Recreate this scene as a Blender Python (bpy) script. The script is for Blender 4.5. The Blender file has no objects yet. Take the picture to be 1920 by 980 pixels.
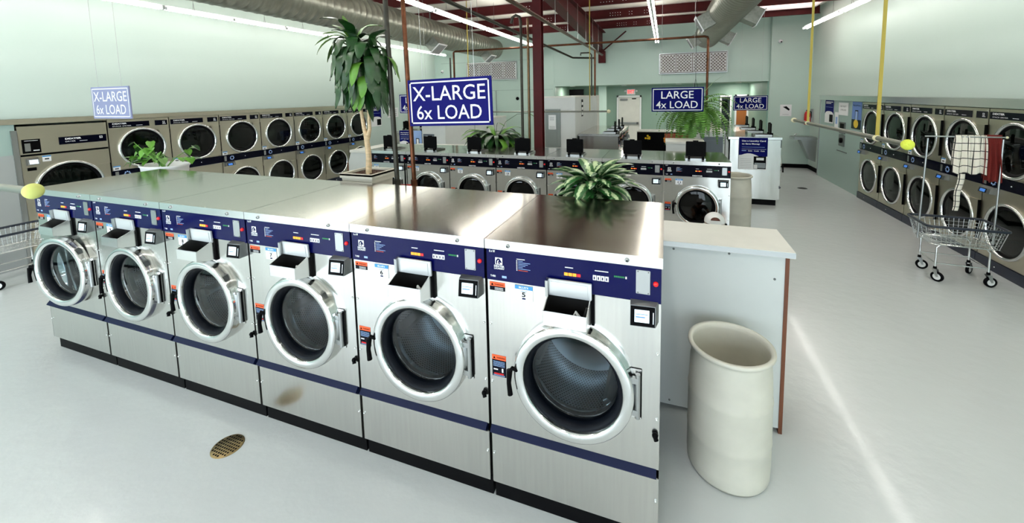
import bpy, bmesh, math, random
from mathutils import Vector, Matrix
random.seed(7)
PI = math.pi
SC = bpy.context.scene
COL = SC.collection

# ------------------------------------------------------------------ camera
cd = bpy.data.cameras.new('camera')
cd.sensor_width = 36; cd.sensor_fit = 'HORIZONTAL'
cd.lens = 756.7327 / 1920 * 36
cd.shift_x = (960 - 976.2239) / 1920
cd.shift_y = (250.2485 - 490) / 1920
cd.clip_start = 0.05; cd.clip_end = 100
cam = bpy.data.objects.new('camera', cd); COL.objects.link(cam)
Rv = Vector((0.94180702, 0.33562159, -0.01891252)); Uv = Vector((-0.01413247, 0.09574412, 0.99530565)); Fv = Vector((-0.33585683, 0.93711857, -0.09491565))
mw = Matrix.Identity(4)
for i in range(3):
    mw[i][0] = Rv[i]; mw[i][1] = Uv[i]; mw[i][2] = -Fv[i]
mw[0][3], mw[1][3], mw[2][3] = -0.0037, -1.6942, 2.0412
cam.matrix_world = mw
SC.camera = cam
SC.view_settings.view_transform = 'Standard'
SC.view_settings.look = 'None'
SC.view_settings.gamma = 1
SC.view_settings.use_curve_mapping = False
SC.view_settings.exposure = 0.12
try:
    SC.cycles.max_bounces = 7; SC.cycles.diffuse_bounces = 4; SC.cycles.glossy_bounces = 4
    SC.cycles.transparent_max_bounces = 12; SC.cycles.transmission_bounces = 4
    SC.cycles.caustics_reflective = False; SC.cycles.caustics_refractive = False
    SC.cycles.sample_clamp_indirect = 4.0
except Exception: pass

# ------------------------------------------------------------------ world (bright overcast daylight outside the shop windows)
w = bpy.data.worlds.new('daylight'); SC.world = w; w.use_nodes = True
bg = w.node_tree.nodes['Background']; bg.inputs[0].default_value = (0.80, 0.90, 1.0, 1); bg.inputs[1].default_value = 1.8
TUBE = 31.0        # emission of the fluorescent tubes
WINDOW_POWER = 80   # daylight pouring in through the shop front
def area(name, loc, rot, sx, sy, power, color):
    l = bpy.data.lights.new(name, 'AREA'); l.shape = 'RECTANGLE'; l.size = sx; l.size_y = sy; l.energy = power; l.color = color
    o = bpy.data.objects.new(name, l); COL.objects.link(o); o.location = loc; o.rotation_euler = rot
    return o
for i, wx in enumerate((-5.8, -2.7, 0.0, 2.15)):
    area('window_daylight', (wx, -4.78, 1.65), (-PI/2, 0, PI), (2.9, 2.9, 1.9, 2.0)[i], 2.7, WINDOW_POWER*(2.3, 1, .6, .8)[i], (0.82, 0.91, 1.0))

sl = bpy.data.lights.new('sun', 'SUN'); sl.energy = 2.3; sl.angle = .01; sl.color = (1, .96, .9)
so_ = bpy.data.objects.new('sun', sl); COL.objects.link(so_)
so_.rotation_euler = Vector((.30, 1.0, -.92)).to_track_quat('-Z', 'Y').to_euler()   # sunshine through the shop front onto the floor behind the camera

# ------------------------------------------------------------------ materials
def s2l(c):
    return tuple(((v/255)/12.92 if v/255 <= 0.04045 else ((v/255+0.055)/1.055)**2.4) for v in c) + (1,)
def mat(name, rgb, rough=0.5, metal=0.0, emis=0, spec=0.5, coat=0, alpha=1, noise=None, bump=None, emc=None, aniso=0):
    m = bpy.data.materials.new(name); m.use_nodes = True
    nt = m.node_tree; b = nt.nodes['Principled BSDF']
    c = s2l(rgb)
    b.inputs['Base Color'].default_value = c; b.inputs['Roughness'].default_value = rough; b.inputs['Metallic'].default_value = metal
    b.inputs['Specular IOR Level'].default_value = spec; b.inputs['Coat Weight'].default_value = coat
    if coat: b.inputs['Coat Roughness'].default_value = 0.08
    if emis:
        b.inputs['Emission Color'].default_value = s2l(emc or rgb); b.inputs['Emission Strength'].default_value = emis
    if noise or bump:
        tc = nt.nodes.new('ShaderNodeTexCoord'); mp = nt.nodes.new('ShaderNodeMapping')
        nt.links.new(tc.outputs['Object'], mp.inputs[0])
    if noise:   # (scale vec, amount, detail)
        sc, amt, det = noise
        mp.inputs['Scale'].default_value = sc
        n = nt.nodes.new('ShaderNodeTexNoise'); n.inputs['Scale'].default_value = 1; n.inputs['Detail'].default_value = det
        nt.links.new(mp.outputs[0], n.inputs['Vector'])
        r = nt.nodes.new('ShaderNodeMapRange'); r.inputs[1].default_value = .3; r.inputs[2].default_value = .7
        r.inputs[3].default_value = 1-amt; r.inputs[4].default_value = 1+amt*.4
        nt.links.new(n.outputs[0], r.inputs[0])
        mx = nt.nodes.new('ShaderNodeVectorMath'); mx.operation = 'SCALE'; mx.inputs[0].default_value = c[:3]
        nt.links.new(r.outputs[0], mx.inputs['Scale']); nt.links.new(mx.outputs[0], b.inputs['Base Color'])
    if bump:    # (scale vec, strength, detail)
        sc, st, det = bump
        mp2 = nt.nodes.new('ShaderNodeMapping'); nt.links.new(tc.outputs['Object'], mp2.inputs[0]); mp2.inputs['Scale'].default_value = sc
        n = nt.nodes.new('ShaderNodeTexNoise'); n.inputs['Scale'].default_value = 1; n.inputs['Detail'].default_value = det
        nt.links.new(mp2.outputs[0], n.inputs['Vector'])
        bp = nt.nodes.new('ShaderNodeBump'); bp.inputs['Strength'].default_value = st; bp.inputs['Distance'].default_value = 0.01
        nt.links.new(n.outputs[0], bp.inputs['Height']); nt.links.new(bp.outputs[0], b.inputs['Normal'])
    return m
def glassmat(name, tint, rough=0.02, ior=1.45, base=0.0):
    m = bpy.data.materials.new(name); m.use_nodes = True; nt = m.node_tree; nt.nodes.clear()
    o = nt.nodes.new('ShaderNodeOutputMaterial'); mx = nt.nodes.new('ShaderNodeMixShader')
    t = nt.nodes.new('ShaderNodeBsdfTransparent'); t.inputs[0].default_value = tint + (1,)
    g = nt.nodes.new('ShaderNodeBsdfGlossy'); g.inputs['Roughness'].default_value = rough; g.inputs[0].default_value = (1, 1, 1, 1)
    f = nt.nodes.new('ShaderNodeFresnel'); f.inputs[0].default_value = ior
    ge = nt.nodes.new('ShaderNodeNewGeometry'); mi = nt.nodes.new('ShaderNodeMath'); mi.operation = 'MULTIPLY_ADD'; mi.inputs[1].default_value = 1/ior-ior; mi.inputs[2].default_value = ior
    nt.links.new(ge.outputs['Backfacing'], mi.inputs[0]); nt.links.new(mi.outputs[0], f.inputs[0])
    a = nt.nodes.new('ShaderNodeMath'); a.operation = 'ADD'; a.inputs[1].default_value = base
    nt.links.new(f.outputs[0], a.inputs[0]); nt.links.new(a.outputs[0], mx.inputs[0]); nt.links.new(t.outputs[0], mx.inputs[1]); nt.links.new(g.outputs[0], mx.inputs[2]); nt.links.new(mx.outputs[0], o.inputs[0])
    return m
def perfmat(name, rgb, hole, nu, nv):
    m = mat(name, rgb, 0.28, 1.0); nt = m.node_tree; b = nt.nodes['Principled BSDF']
    uv = nt.nodes.new('ShaderNodeUVMap'); sp = nt.nodes.new('ShaderNodeSeparateXYZ'); nt.links.new(uv.outputs[0], sp.inputs[0])
    def M(op, a, bb=None):
        n = nt.nodes.new('ShaderNodeMath'); n.operation = op
        for i, v in enumerate((a, bb)):
            if v is None: continue
            if isinstance(v, (int, float)): n.inputs[i].default_value = v
            else: nt.links.new(v, n.inputs[i])
        return n.outputs[0]
    v = M('MULTIPLY', sp.outputs[1], nv); row = M('FLOOR', v)
    u = M('ADD', M('MULTIPLY', sp.outputs[0], nu), M('MULTIPLY', row, .5))
    du = M('SUBTRACT', M('FRACT', u), .5); dv = M('SUBTRACT', M('FRACT', v), .5)
    d = M('ADD', M('MULTIPLY', du, du), M('MULTIPLY', dv, dv)); k = M('LESS_THAN', d, hole*hole)
    mx = nt.nodes.new('ShaderNodeMix'); mx.data_type = 'RGBA'
    mx.inputs[6].default_value = s2l(rgb); mx.inputs[7].default_value = (0.004, 0.004, 0.005, 1)
    nt.links.new(k, mx.inputs[0]); nt.links.new(mx.outputs[2], b.inputs['Base Color'])
    return m
STEEL = mat('brushed_steel', (212, 211, 207), 0.2, 1.0, bump=((4.5, 4.5, 1.0), 0.6, 1), noise=((60, 60, 3), .05, 3))
STEELTOP = mat('steel_lid', (206, 202, 192), 0.15, 1.0, bump=((2.2, 1.2, 2), 0.14, 1))
LIDM = mat('satin_lid', (224, 226, 226), 0.35, .55)
STEELFL = mat('steel_flange', (232, 232, 230), 0.22, 1.0)
STEELW = mat('dryer_steel', (206, 199, 180), 0.3, 1.0, bump=((4, 4, 2), 0.4, 1))
CHROME = mat('chrome', (232, 233, 232), 0.1, 1.0)
SATIN = mat('satin_metal', (178, 180, 180), 0.3, 1.0)
GREYMET = mat('grey_metal', (120, 122, 122), 0.4, 0.9)
BLACK = mat('black_plastic', (3, 3, 4), 0.5, spec=.06)
RUBBER = mat('black_rubber', (4, 4, 6), 0.5, spec=.08)
GASKET = mat('blue_black_gasket', (6, 10, 18), 0.4, spec=.12)
NAVY = mat('navy_panel', (5, 8, 66), 0.12, spec=.16)
NAVYD = mat('navy_black_panel', (4, 5, 20), 0.15, spec=.12)
NAVYT = mat('navy_trim', (12, 20, 52), 0.4, spec=.15)
SIGNBLUE = mat('sign_blue', (26, 26, 100), 0.6, spec=.05)
SIGNBLUE2 = mat('sign_blue_deep', (12, 16, 86), 0.6, spec=.05)
SIGNGLARE = mat('sign_blue_glare', (136, 140, 176), 0.4)  # blue sign board with the glare on it painted into a paler colour
WHITE = mat('white_print', (240, 240, 240), 0.5)
OFFW = mat('offwhite_laminate', (222, 220, 212), 0.4, noise=((6, 6, 6), .05, 4))
WPAINT = mat('white_painted_board', (212, 215, 212), 0.5, noise=((2, 2, 2), .07, 5))
ORANGE = mat('orange_print', (238, 92, 42), 0.5)
SKYB = mat('blue_print', (58, 140, 205), 0.5)
LBLUE = mat('pale_blue_print', (148, 176, 222), 0.5)
RED = mat('red_button', (205, 22, 26), 0.3, emis=.3)
REDP = mat('red_paint', (196, 20, 24), 0.35)
AMBER = mat('amber_led', (235, 150, 40), 0.4, emis=.9)
LEDR = mat('red_led', (190, 30, 40), 0.4, emis=.5)
LEDG = mat('green_led', (24, 110, 60), 0.4, emis=.3)
SCREEN = mat('lit_screen', (215, 232, 240), 0.3, emis=0.75)
SCREENB = mat('blue_screen_text', (60, 120, 205), 0.3, emis=0.4)
DARKIN = mat('dark_interior', (10, 9, 8), 0.6, spec=.2)
DRUMIN = mat('galvanised_drum', (70, 74, 70), 0.35, 0.9)
PERF = perfmat('perforated_drum', (150, 156, 160),   .27, 104, 25)
GLASS = glassmat('porthole_glass', (0.62, 0.70, 0.75), ior=1.38)
GLASSD = glassmat('dark_porthole_glass', (0.10, 0.10, 0.09), ior=1.4)
GLASSG = glassmat('green_tinted_glass', (0.16, 0.24, 0.20), ior=1.45)
CLEAR = glassmat('clear_glass', (0.95, 0.97, 0.97))
WALLM = mat('mint_wall', (202, 217, 208), 0.42, bump=((40, 40, 40), .05, 2))
WALLB = mat('mint_wall_back', (190, 211, 200), 0.45, bump=((40, 40, 40), .05, 2))
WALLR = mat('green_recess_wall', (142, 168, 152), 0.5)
SAGE = mat('sage_panel', (158, 180, 172), 0.35)
GALV = mat('galvanised', (142, 143, 134), 0.38, 0.75, noise=((25, 25, 25), .25, 3))
GALVL = mat('galvanised_duct', (150, 150, 138), 0.34, 0.8, noise=((9, 30, 9), .15, 3), bump=((1, 26, 1), .4, 1))
MAROON = mat('maroon_steel', (70, 8, 10), 0.5, noise=((3, 3, 3), .2, 3), spec=.2)
INSUL = mat('white_insulation', (246, 242, 230), 0.6, bump=((2, 6, 2), .25, 3))
COPPER = mat('copper_pipe', (98, 62, 44), 0.36, 1.0, noise=((8, 8, 12), .45, 4))
BRASSY = mat('weathered_copper', (108, 84, 60), 0.32, 0.9, noise=((6, 6, 10), .3, 4))
IRON = mat('dark_iron', (58, 56, 48), 0.42, 0.6, noise=((9, 9, 14), .3, 4))
TUBEM = mat('fluorescent_tube', (255, 252, 246), 0.4, emis=TUBE)
LAMPE = mat('lit_lens', (255, 250, 238), .4, emis=6)
LAMPH = mat('lamp_housing', (235, 235, 232), 0.45)
LEAFD = mat('dark_leaf', (26, 66, 24), 0.32, noise=((9, 9, 9), .5, 3))
LEAFM = mat('mid_leaf', (92, 142, 46), 0.4, noise=((9, 9, 9), .4, 3))
LEAFP = mat('pothos_leaf', (96, 150, 52), 0.35, noise=((8, 8, 8), .45, 2))
LEAFY = mat('yellow_leaf', (196, 200, 92), 0.45)
FERNM = mat('fern_green', (86, 138, 44), 0.5, noise=((7, 7, 7), .5, 2))
def variegated():
    m = mat('variegated_leaf', (48, 96, 44), 0.3); nt = m.node_tree; b = nt.nodes['Principled BSDF']
    uv = nt.nodes.new('ShaderNodeUVMap'); sp = nt.nodes.new('ShaderNodeSeparateXYZ'); nt.links.new(uv.outputs[0], sp.inputs[0])
    n = nt.nodes.new('ShaderNodeTexNoise'); n.inputs['Scale'].default_value = 14; nt.links.new(uv.outputs[0], n.inputs['Vector'])
    a = nt.nodes.new('ShaderNodeMath'); a.operation = 'SUBTRACT'; a.inputs[1].default_value = .5; nt.links.new(sp.outputs[0], a.inputs[0])
    ab = nt.nodes.new('ShaderNodeMath'); ab.operation = 'ABSOLUTE'; nt.links.new(a.outputs[0], ab.inputs[0])
    ad = nt.nodes.new('ShaderNodeMath'); ad.operation = 'MULTIPLY_ADD'; ad.inputs[1].default_value = .55; nt.links.new(n.outputs[0], ad.inputs[0]); nt.links.new(ab.outputs[0], ad.inputs[2])
    lt = nt.nodes.new('ShaderNodeMapRange'); lt.inputs[1].default_value = .42; lt.inputs[2].default_value = .48; lt.inputs[3].default_value = 1; lt.inputs[4].default_value = 0
    nt.links.new(ad.outputs[0], lt.inputs[0])
    mx = nt.nodes.new('ShaderNodeMix'); mx.data_type = 'RGBA'; mx.inputs[6].default_value = s2l((38, 84, 40)); mx.inputs[7].default_value = s2l((186, 204, 158))
    nt.links.new(lt.outputs[0], mx.inputs[0]); nt.links.new(mx.outputs[2], b.inputs['Base Color'])
    return m
LEAFV = variegated()
BARK = mat('pale_cane', (214, 186, 146), 0.6, noise=((30, 30, 60), .25, 3))
SOIL = mat('soil', (72, 46, 32), 0.9, noise=((60, 60, 60), .5, 3))
POTW = mat('cream_planter', (208, 202, 186), 0.5, noise=((2, 2, 40), .12, 3))
POTWH = mat('white_pot', (232, 232, 232), 0.35)
TERRA = mat('reddish_wood', (142, 62, 34), 0.5)
WOODB = mat('brown_wood_edge', (112, 62, 36), 0.55, noise=((20, 20, 4), .35, 4))
DOORWD = mat('orange_wood_door', (168, 98, 40), 0.4)
PLASTW = mat('translucent_barrel', (214, 210, 196), 0.42, noise=((4, 4, 5), .12, 4), bump=((8, 8, 8), .12, 2))
PLASTW.node_tree.nodes['Principled BSDF'].inputs['Subsurface Weight'].default_value = 0.25
PLASTW.node_tree.nodes['Principled BSDF'].inputs['Subsurface Radius'].default_value = (.05, .05, .04)
TENNIS = mat('tennis_felt', (216, 226, 78), 0.85, bump=((200, 200, 200), .6, 2))
CREAMB = mat('cream_ball', (224, 218, 180), 0.8)
STRAP = mat('yellow_strap', (168, 150, 66), 0.8)
RODM = mat('grey_rod', (126, 128, 118), 0.35, 0.8)
SKIN = mat('skin', (196, 146, 116), 0.5)
SHIRT = mat('grey_shirt', (88, 92, 100), 0.8)
HAIR = mat('brown_hair', (84, 44, 30), 0.7)
CAPW = mat('white_cloth', (236, 234, 232), 0.8)
JEANS = mat('dark_jeans', (40, 48, 70), 0.8)
REDCL = mat('rust_red_cloth', (104, 20, 12), 0.9, bump=((30, 30, 30), .3, 3))
FILTM = mat('filter_media', (112, 102, 96), 0.9)
EXITR = mat('exit_red', (240, 70, 70), 0.4, emis=1.2)
PINKSK = mat('skylight_panel', (255, 226, 222), 0.5, emis=1.6)
YELLOW = mat('yellow_plastic', (226, 190, 30), 0.4)
GPANEL = mat('grey_electrical_panel', (128, 136, 134), 0.4)
GPANELD = mat('slate_panel', (88, 96, 104), 0.4)
def floor_mat():
    m = mat('epoxy_floor', (205, 208, 207), 0.2, noise=((1.3, 1.3, 1.3), .02, 3), coat=0.2)
    nt = m.node_tree; b = nt.nodes['Principled BSDF']
    tc = nt.nodes.new('ShaderNodeTexCoord'); n = nt.nodes.new('ShaderNodeTexNoise'); n.inputs['Scale'].default_value = 3.5; n.inputs['Detail'].default_value = 6
    nt.links.new(tc.outputs['Object'], n.inputs['Vector'])
    r = nt.nodes.new('ShaderNodeMapRange'); r.inputs[3].default_value = .19; r.inputs[4].default_value = .27
    nt.links.new(n.outputs[0], r.inputs[0]); nt.links.new(r.outputs[0], b.inputs['Roughness'])
    n2 = nt.nodes.new('ShaderNodeTexNoise'); n2.inputs['Scale'].default_value = 9; n2.inputs['Detail'].default_value = 4
    nt.links.new(tc.outputs['Object'], n2.inputs['Vector'])
    bp = nt.nodes.new('ShaderNodeBump'); bp.inputs['Strength'].default_value = .3; bp.inputs['Distance'].default_value = .012
    nt.links.new(n2.outputs[0], bp.inputs['Height']); nt.links.new(bp.outputs[0], b.inputs['Normal'])
    return m
FLOORM = floor_mat()
def plaid():
    m = mat('plaid_cloth', (236, 228, 212), 0.85); nt = m.node_tree; b = nt.nodes['Principled BSDF']
    uv = nt.nodes.new('ShaderNodeUVMap'); sp = nt.nodes.new('ShaderNodeSeparateXYZ'); nt.links.new(uv.outputs[0], sp.inputs[0])
    outs = []
    for i, f in ((0, 5.0), (1, 9.0)):
        a = nt.nodes.new('ShaderNodeMath'); a.operation = 'MULTIPLY'; a.inputs[1].default_value = f; nt.links.new(sp.outputs[i], a.inputs[0])
        fr = nt.nodes.new('ShaderNodeMath'); fr.operation = 'FRACT'; nt.links.new(a.outputs[0], fr.inputs[0])
        lt = nt.nodes.new('ShaderNodeMath'); lt.operation = 'LESS_THAN'; lt.inputs[1].default_value = .1; nt.links.new(fr.outputs[0], lt.inputs[0]); outs.append(lt.outputs[0])
    mxm = nt.nodes.new('ShaderNodeMath'); mxm.operation = 'MAXIMUM'; nt.links.new(outs[0], mxm.inputs[0]); nt.links.new(outs[1], mxm.inputs[1])
    mx = nt.nodes.new('ShaderNodeMix'); mx.data_type = 'RGBA'; mx.inputs[6].default_value = s2l((236, 228, 212)); mx.inputs[7].default_value = s2l((30, 28, 28))
    nt.links.new(mxm.outputs[0], mx.inputs[0]); nt.links.new(mx.outputs[2], b.inputs['Base Color'])
    return m
PLAID = plaid()

# ------------------------------------------------------------------ mesh builder
_txt = {}
def text_geo(s, squeeze=1.0, bold=0.0):
    k = (s, squeeze, bold)
    if k not in _txt:
        c = bpy.data.curves.new('tmp', 'FONT'); c.body = s; c.size = 1; c.extrude = 0; c.resolution_u = 3; c.offset = bold
        o = bpy.data.objects.new('tmp', c); COL.objects.link(o)
        dg = bpy.context.evaluated_depsgraph_get(); dg.update()
        me = bpy.data.meshes.new_from_object(o.evaluated_get(dg))
        vs = [v.co.copy() for v in me.vertices]; fs = [tuple(p.vertices) for p in me.polygons]
        bpy.data.objects.remove(o); bpy.data.curves.remove(c); bpy.data.meshes.remove(me)
        if vs:
            x0 = min(v.x for v in vs); x1 = max(v.x for v in vs); y0 = min(v.y for v in vs); y1 = max(v.y for v in vs)
            vs = [Vector(((v.x-x0)/(x1-x0), (v.y-y0)/(y1-y0), 0)) for v in vs]
        _txt[k] = (vs, fs)
    return _txt[k]
I4 = Matrix.Identity(4)
class MB:
    def __init__(s): s.v = []; s.f = []; s.m = []; s.sm = []; s.uv = []; s.mats = []
    def mi(s, m):
        if m not in s.mats: s.mats.append(m)
        return s.mats.index(m)
    def add(s, vs, fs, m, smooth=False, uvs=None, T=None):
        o = len(s.v)
        s.v += [(T @ Vector(v)) if T else Vector(v) for v in vs]
        k = s.mi(m)
        for i, f in enumerate(fs):
            s.f.append(tuple(o+j for j in f)); s.m.append(k); s.sm.append(smooth); s.uv.append(uvs[i] if uvs else None)
        return s
    def box(s, x0, x1, y0, y1, z0, z1, m, bev=0, T=None):
        if bev:
            b = bmesh.new(); bmesh.ops.create_cube(b, size=1)
            for v in b.verts: v.co = Vector((x0+(v.co.x+.5)*(x1-x0), y0+(v.co.y+.5)*(y1-y0), z0+(v.co.z+.5)*(z1-z0)))
            bmesh.ops.bevel(b, geom=b.edges[:], offset=bev, segments=2, affect='EDGES')
            b.verts.index_update(); s.add([v.co.copy() for v in b.verts], [tuple(v.index for v in f.verts) for f in b.faces], m, False, None, T); b.free(); return s
        vs = [(x0,y0,z0),(x1,y0,z0),(x1,y1,z0),(x0,y1,z0),(x0,y0,z1),(x1,y0,z1),(x1,y1,z1),(x0,y1,z1)]
        return s.add(vs, [(0,3,2,1),(4,5,6,7),(0,1,5,4),(1,2,6,5),(2,3,7,6),(3,0,4,7)], m, False, None, T)
    def prism(s, poly, ax, a, b, m, T=None):   # poly 2d list extruded along axis ax between a and b
        def P(p, t): return {'x': (t, p[0], p[1]), 'y': (p[0], t, p[1]), 'z': (p[0], p[1], t)}[ax]
        n = len(poly); vs = [P(p, a) for p in poly] + [P(p, b) for p in poly]
        fs = [tuple(range(n)), tuple(range(2*n-1, n-1, -1))] + [(i, i+n, (i+1) % n + n, (i+1) % n) for i in range(n)]
        return s.add(vs, fs, m, False, None, T)
    def tube(s, pts, r, m, n=8, cap=True, T=None, rs=None):
        pts = [Vector(p) for p in pts]; vs = []; fs = []; up = None
        for i, p in enumerate(pts):
            d = (pts[min(i+1, len(pts)-1)] - pts[max(i-1, 0)]).normalized()
            if up is None:
                up = d.cross(Vector((0,0,1)) if abs(d.z) < .9 else Vector((1,0,0))).normalized()
            else:
                up = (up - d*up.dot(d)).normalized()
            q = d.cross(up); rr = rs[i] if rs else r
            for k in range(n):
                a = 2*PI*k/n; vs.append(p + up*math.cos(a)*rr + q*math.sin(a)*rr)
        for i in range(len(pts)-1):
            for k in range(n): fs.append((i*n+k, i*n+(k+1) % n, (i+1)*n+(k+1) % n, (i+1)*n+k))
        s.add(vs, fs, m, True, None, T)
        if cap:
            s.add(vs[:n], [tuple(range(n-1, -1, -1))], m, False, None, T); s.add(vs[-n:], [tuple(range(n))], m, False, None, T)
        return s
    def lathe(s, prof, m, n=48, T=None, sx=1, a0=0, a1=2*PI, smooth=True):   # prof (r, h): around local Z
        vs = []; fs = []; uvs = []; full = abs(a1-a0-2*PI) < 1e-6; nn = n if full else n+1
        for (r, h) in prof:
            for k in range(nn):
                a = a0+(a1-a0)*k/n; vs.append((r*math.cos(a)*sx, r*math.sin(a), h))
        P = len(prof)
        for i in range(P-1):
            for k in range(n):
                k2 = (k+1) % nn
                fs.append((i*nn+k, i*nn+k2, (i+1)*nn+k2, (i+1)*nn+k))
                uvs.append([(k/n, i/(P-1)), ((k+1)/n, i/(P-1)), ((k+1)/n, (i+1)/(P-1)), (k/n, (i+1)/(P-1))])
        return s.add(vs, fs, m, smooth, uvs, T)
    def disc(s, r, h, m, n=48, T=None):
        vs = [(r*math.cos(2*PI*k/n), r*math.sin(2*PI*k/n), h) for k in range(n)]
        return s.add(vs, [tuple(range(n))], m, False, None, T)
    def ball(s, c, r, m, n=16, sz=1, T=None):
        prof = [(max(r*math.sin(PI*i/n), 1e-5), -r*sz*math.cos(PI*i/n)) for i in range(n+1)]
        TT = (T or I4) @ Matrix.Translation(Vector(c)); return s.lathe(prof, m, 2*n, TT)
    def text(s, t, x0, x1, z0, z1, y, m, T=None, bold=0.0, d=0.0):   # in the XZ plane facing -Y
        vs, fs = text_geo(t, 1.0, bold)
        return s.add([(x0+v.x*(x1-x0), y, z0+v.y*(z1-z0)) for v in vs], fs, m, False, None, T)
    def quad(s, x0, x1, z0, z1, y, m, T=None):
        return s.add([(x0,y,z0),(x1,y,z0),(x1,y,z1),(x0,y,z1)], [(0,1,2,3)], m, False, None, T)
    def plate_hole(s, x0, x1, z0, z1, cx, cz, r, y, m, n=64, T=None):
        angs = [2*PI*k/n for k in range(n)] + [math.atan2(zz-cz, xx-cx) % (2*PI) for xx in (x0, x1) for zz in (z0, z1)]
        angs = sorted(set(round(a, 6) for a in angs)); vs = []; N = len(angs)
        for a in angs:
            c, q = math.cos(a), math.sin(a); ts = []
            if c > 1e-9: ts.append((x1-cx)/c)
            if c < -1e-9: ts.append((x0-cx)/c)
            if q > 1e-9: ts.append((z1-cz)/q)
            if q < -1e-9: ts.append((z0-cz)/q)
            t = min(ts); vs += [(cx+r*c, y, cz+r*q), (cx+t*c, y, cz+t*q)]
        return s.add(vs, [(2*i, 2*i+1, (2*i+3) % (2*N), (2*i+2) % (2*N)) for i in range(N)], m, False, None, T)
    def build(s, name, parent=None):
        me = bpy.data.meshes.new(name); me.from_pydata([tuple(v) for v in s.v], [], s.f)
        for m in s.mats: me.materials.append(m)
        me.polygons.foreach_set('material_index', s.m); me.polygons.foreach_set('use_smooth', s.sm)
        if any(u for u in s.uv):
            ul = me.uv_layers.new(name='UVMap'); i = 0
            for fi, p in enumerate(me.polygons):
                u = s.uv[fi]
                for j, li in enumerate(p.loop_indices): ul.data[li].uv = u[j] if u else (0, 0)
        me.update()
        o = bpy.data.objects.new(name, me); COL.objects.link(o)
        if parent: o.parent = parent
        return o
def thing(name, label, cat, loc=(0,0,0), rz=0, group=None):
    o = bpy.data.objects.new(name, None); COL.objects.link(o); o.empty_display_size = .1
    o.location = loc; o.rotation_euler = (0, 0, rz); o['label'] = label; o['category'] = cat
    if group: o['group'] = group
    return o
def tag(o, label, cat, group=None):
    o['label'] = label; o['category'] = cat
    if group: o['group'] = group
    return o
def struct(mb, name):
    o = mb.build(name); o['kind'] = 'structure'; return o
def dup(root, loc, rz, label, group=None):
    r = root.copy(); COL.objects.link(r); r.location = loc; r.rotation_euler = (0, 0, rz); r['label'] = label
    if group: r['group'] = group
    for ch in list(root.children):
        c = ch.copy(); COL.objects.link(c); c.parent = r
        for g in list(ch.children):
            d = g.copy(); COL.objects.link(d); d.parent = c
    return r
RX = Matrix.Rotation(PI/2, 4, 'X')    # local z -> -y
def faceT(cx, y, cz): return Matrix.Translation((cx, y, cz)) @ RX

# ------------------------------------------------------------------ room shell
XL, XR, YB, YF, ZC = -7.60, 3.47, 10.75, -4.6, 4.08
struct(MB().box(XL-1, XR+1, YF-.2, 13.7, -.1, 0, FLOORM), 'floor')
struct(MB().box(XL-.9, XL-.7, YF, YB, 0, ZC, WALLM), 'wall_left')
struct(MB().box(XL-.7, XL, YF, YB, 1.862, ZC, WALLM), 'trim_8')
struct(MB().box(XR+.76, XR+.9, YF, YB, 0, ZC, WALLM), 'wall_right')
struct(MB().box(XR+.06, XR+.76, YF, YB, 1.902, ZC, WALLM), 'trim_9')
struct(MB().box(XR+.06, XR+.76, 9.7, YB, 0, 1.9, WALLM), 'trim_10')
b = MB()     # back wall with the opening under the soffit
b.box(XL-.9, -3.28, YB, YB+.15, 0, ZC, WALLB)
b.box(-3.28, 2.66, YB, YB+.15, 2.29, ZC, WALLB)
b.box(-7.35, -3.35, YB-.006, YB, 2.2, 2.215, SAGE); b.box(-7.35, -3.35, YB-.006, YB, 3.16, 3.175, SAGE)
b.box(-4.1, -3.32, YB-.012, YB, 2.35, 3.28, WALLB)
struct(b, 'wall_back')
struct(MB().box(2.6, XR+.06, 10.62, YB, 0, ZC, WALLB), 'wall_back_right')
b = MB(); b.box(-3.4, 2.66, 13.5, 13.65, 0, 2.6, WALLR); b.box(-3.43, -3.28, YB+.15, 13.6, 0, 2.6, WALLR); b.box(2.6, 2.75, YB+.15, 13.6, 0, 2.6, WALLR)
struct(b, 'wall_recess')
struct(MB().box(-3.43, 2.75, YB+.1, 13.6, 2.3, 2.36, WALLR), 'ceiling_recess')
struct(MB().box(-2.2, -1.95, 12.6, 12.85, 0, 2.3, WALLB), 'wall_recess_pier')
b = MB(); b.box(XL-.9, XR+.9, YF-.1, YB+.15, ZC, ZC+.08, INSUL)
struct(b, 'ceiling')
# shop front behind the camera
b = MB(); zs0, zs1 = .25, 3.05
b.box(XL-.9, XR+.9, YF-.15, YF, 0, zs0, WALLM); b.box(XL-.9, XR+.9, YF-.15, YF, zs1, ZC, WALLM)
edges = [XL-.9, -7.3, -4.3, -4.2, -1.2, -1.0, 1.0, 1.1, 3.2, XR+.9]
for i in range(0, len(edges), 2): b.box(edges[i], edges[i+1], YF-.15, YF, zs0, zs1, WALLM)
struct(b, 'wall_front')
for i in range(4):
    x0, x1 = edges[2*i+1], edges[2*i+2]
    b = MB(); b.box(x0, x1, YF-.08, YF-.075, zs0, zs1, CLEAR)
    for xx in (x0, (x0+x1)/2-.02, x1-.04): b.box(xx, xx+.04, YF-.1, YF-.05, zs0, zs1, SATIN)
    b.box(x0, x1, YF-.1, YF-.05, zs0, zs0+.04, SATIN); b.box(x0, x1, YF-.1, YF-.05, zs1-.04, zs1, SATIN)
    struct(b, 'window_%d' % (i+1))
# baseboards
struct(MB().box(2.6, XR+.05, 10.6, 10.62, 0, .1, BLACK), 'baseboard_back')
struct(MB().box(XR+.045, XR+.06, 9.68, 10.6, 0, .1, BLACK), 'baseboard_right')
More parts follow.
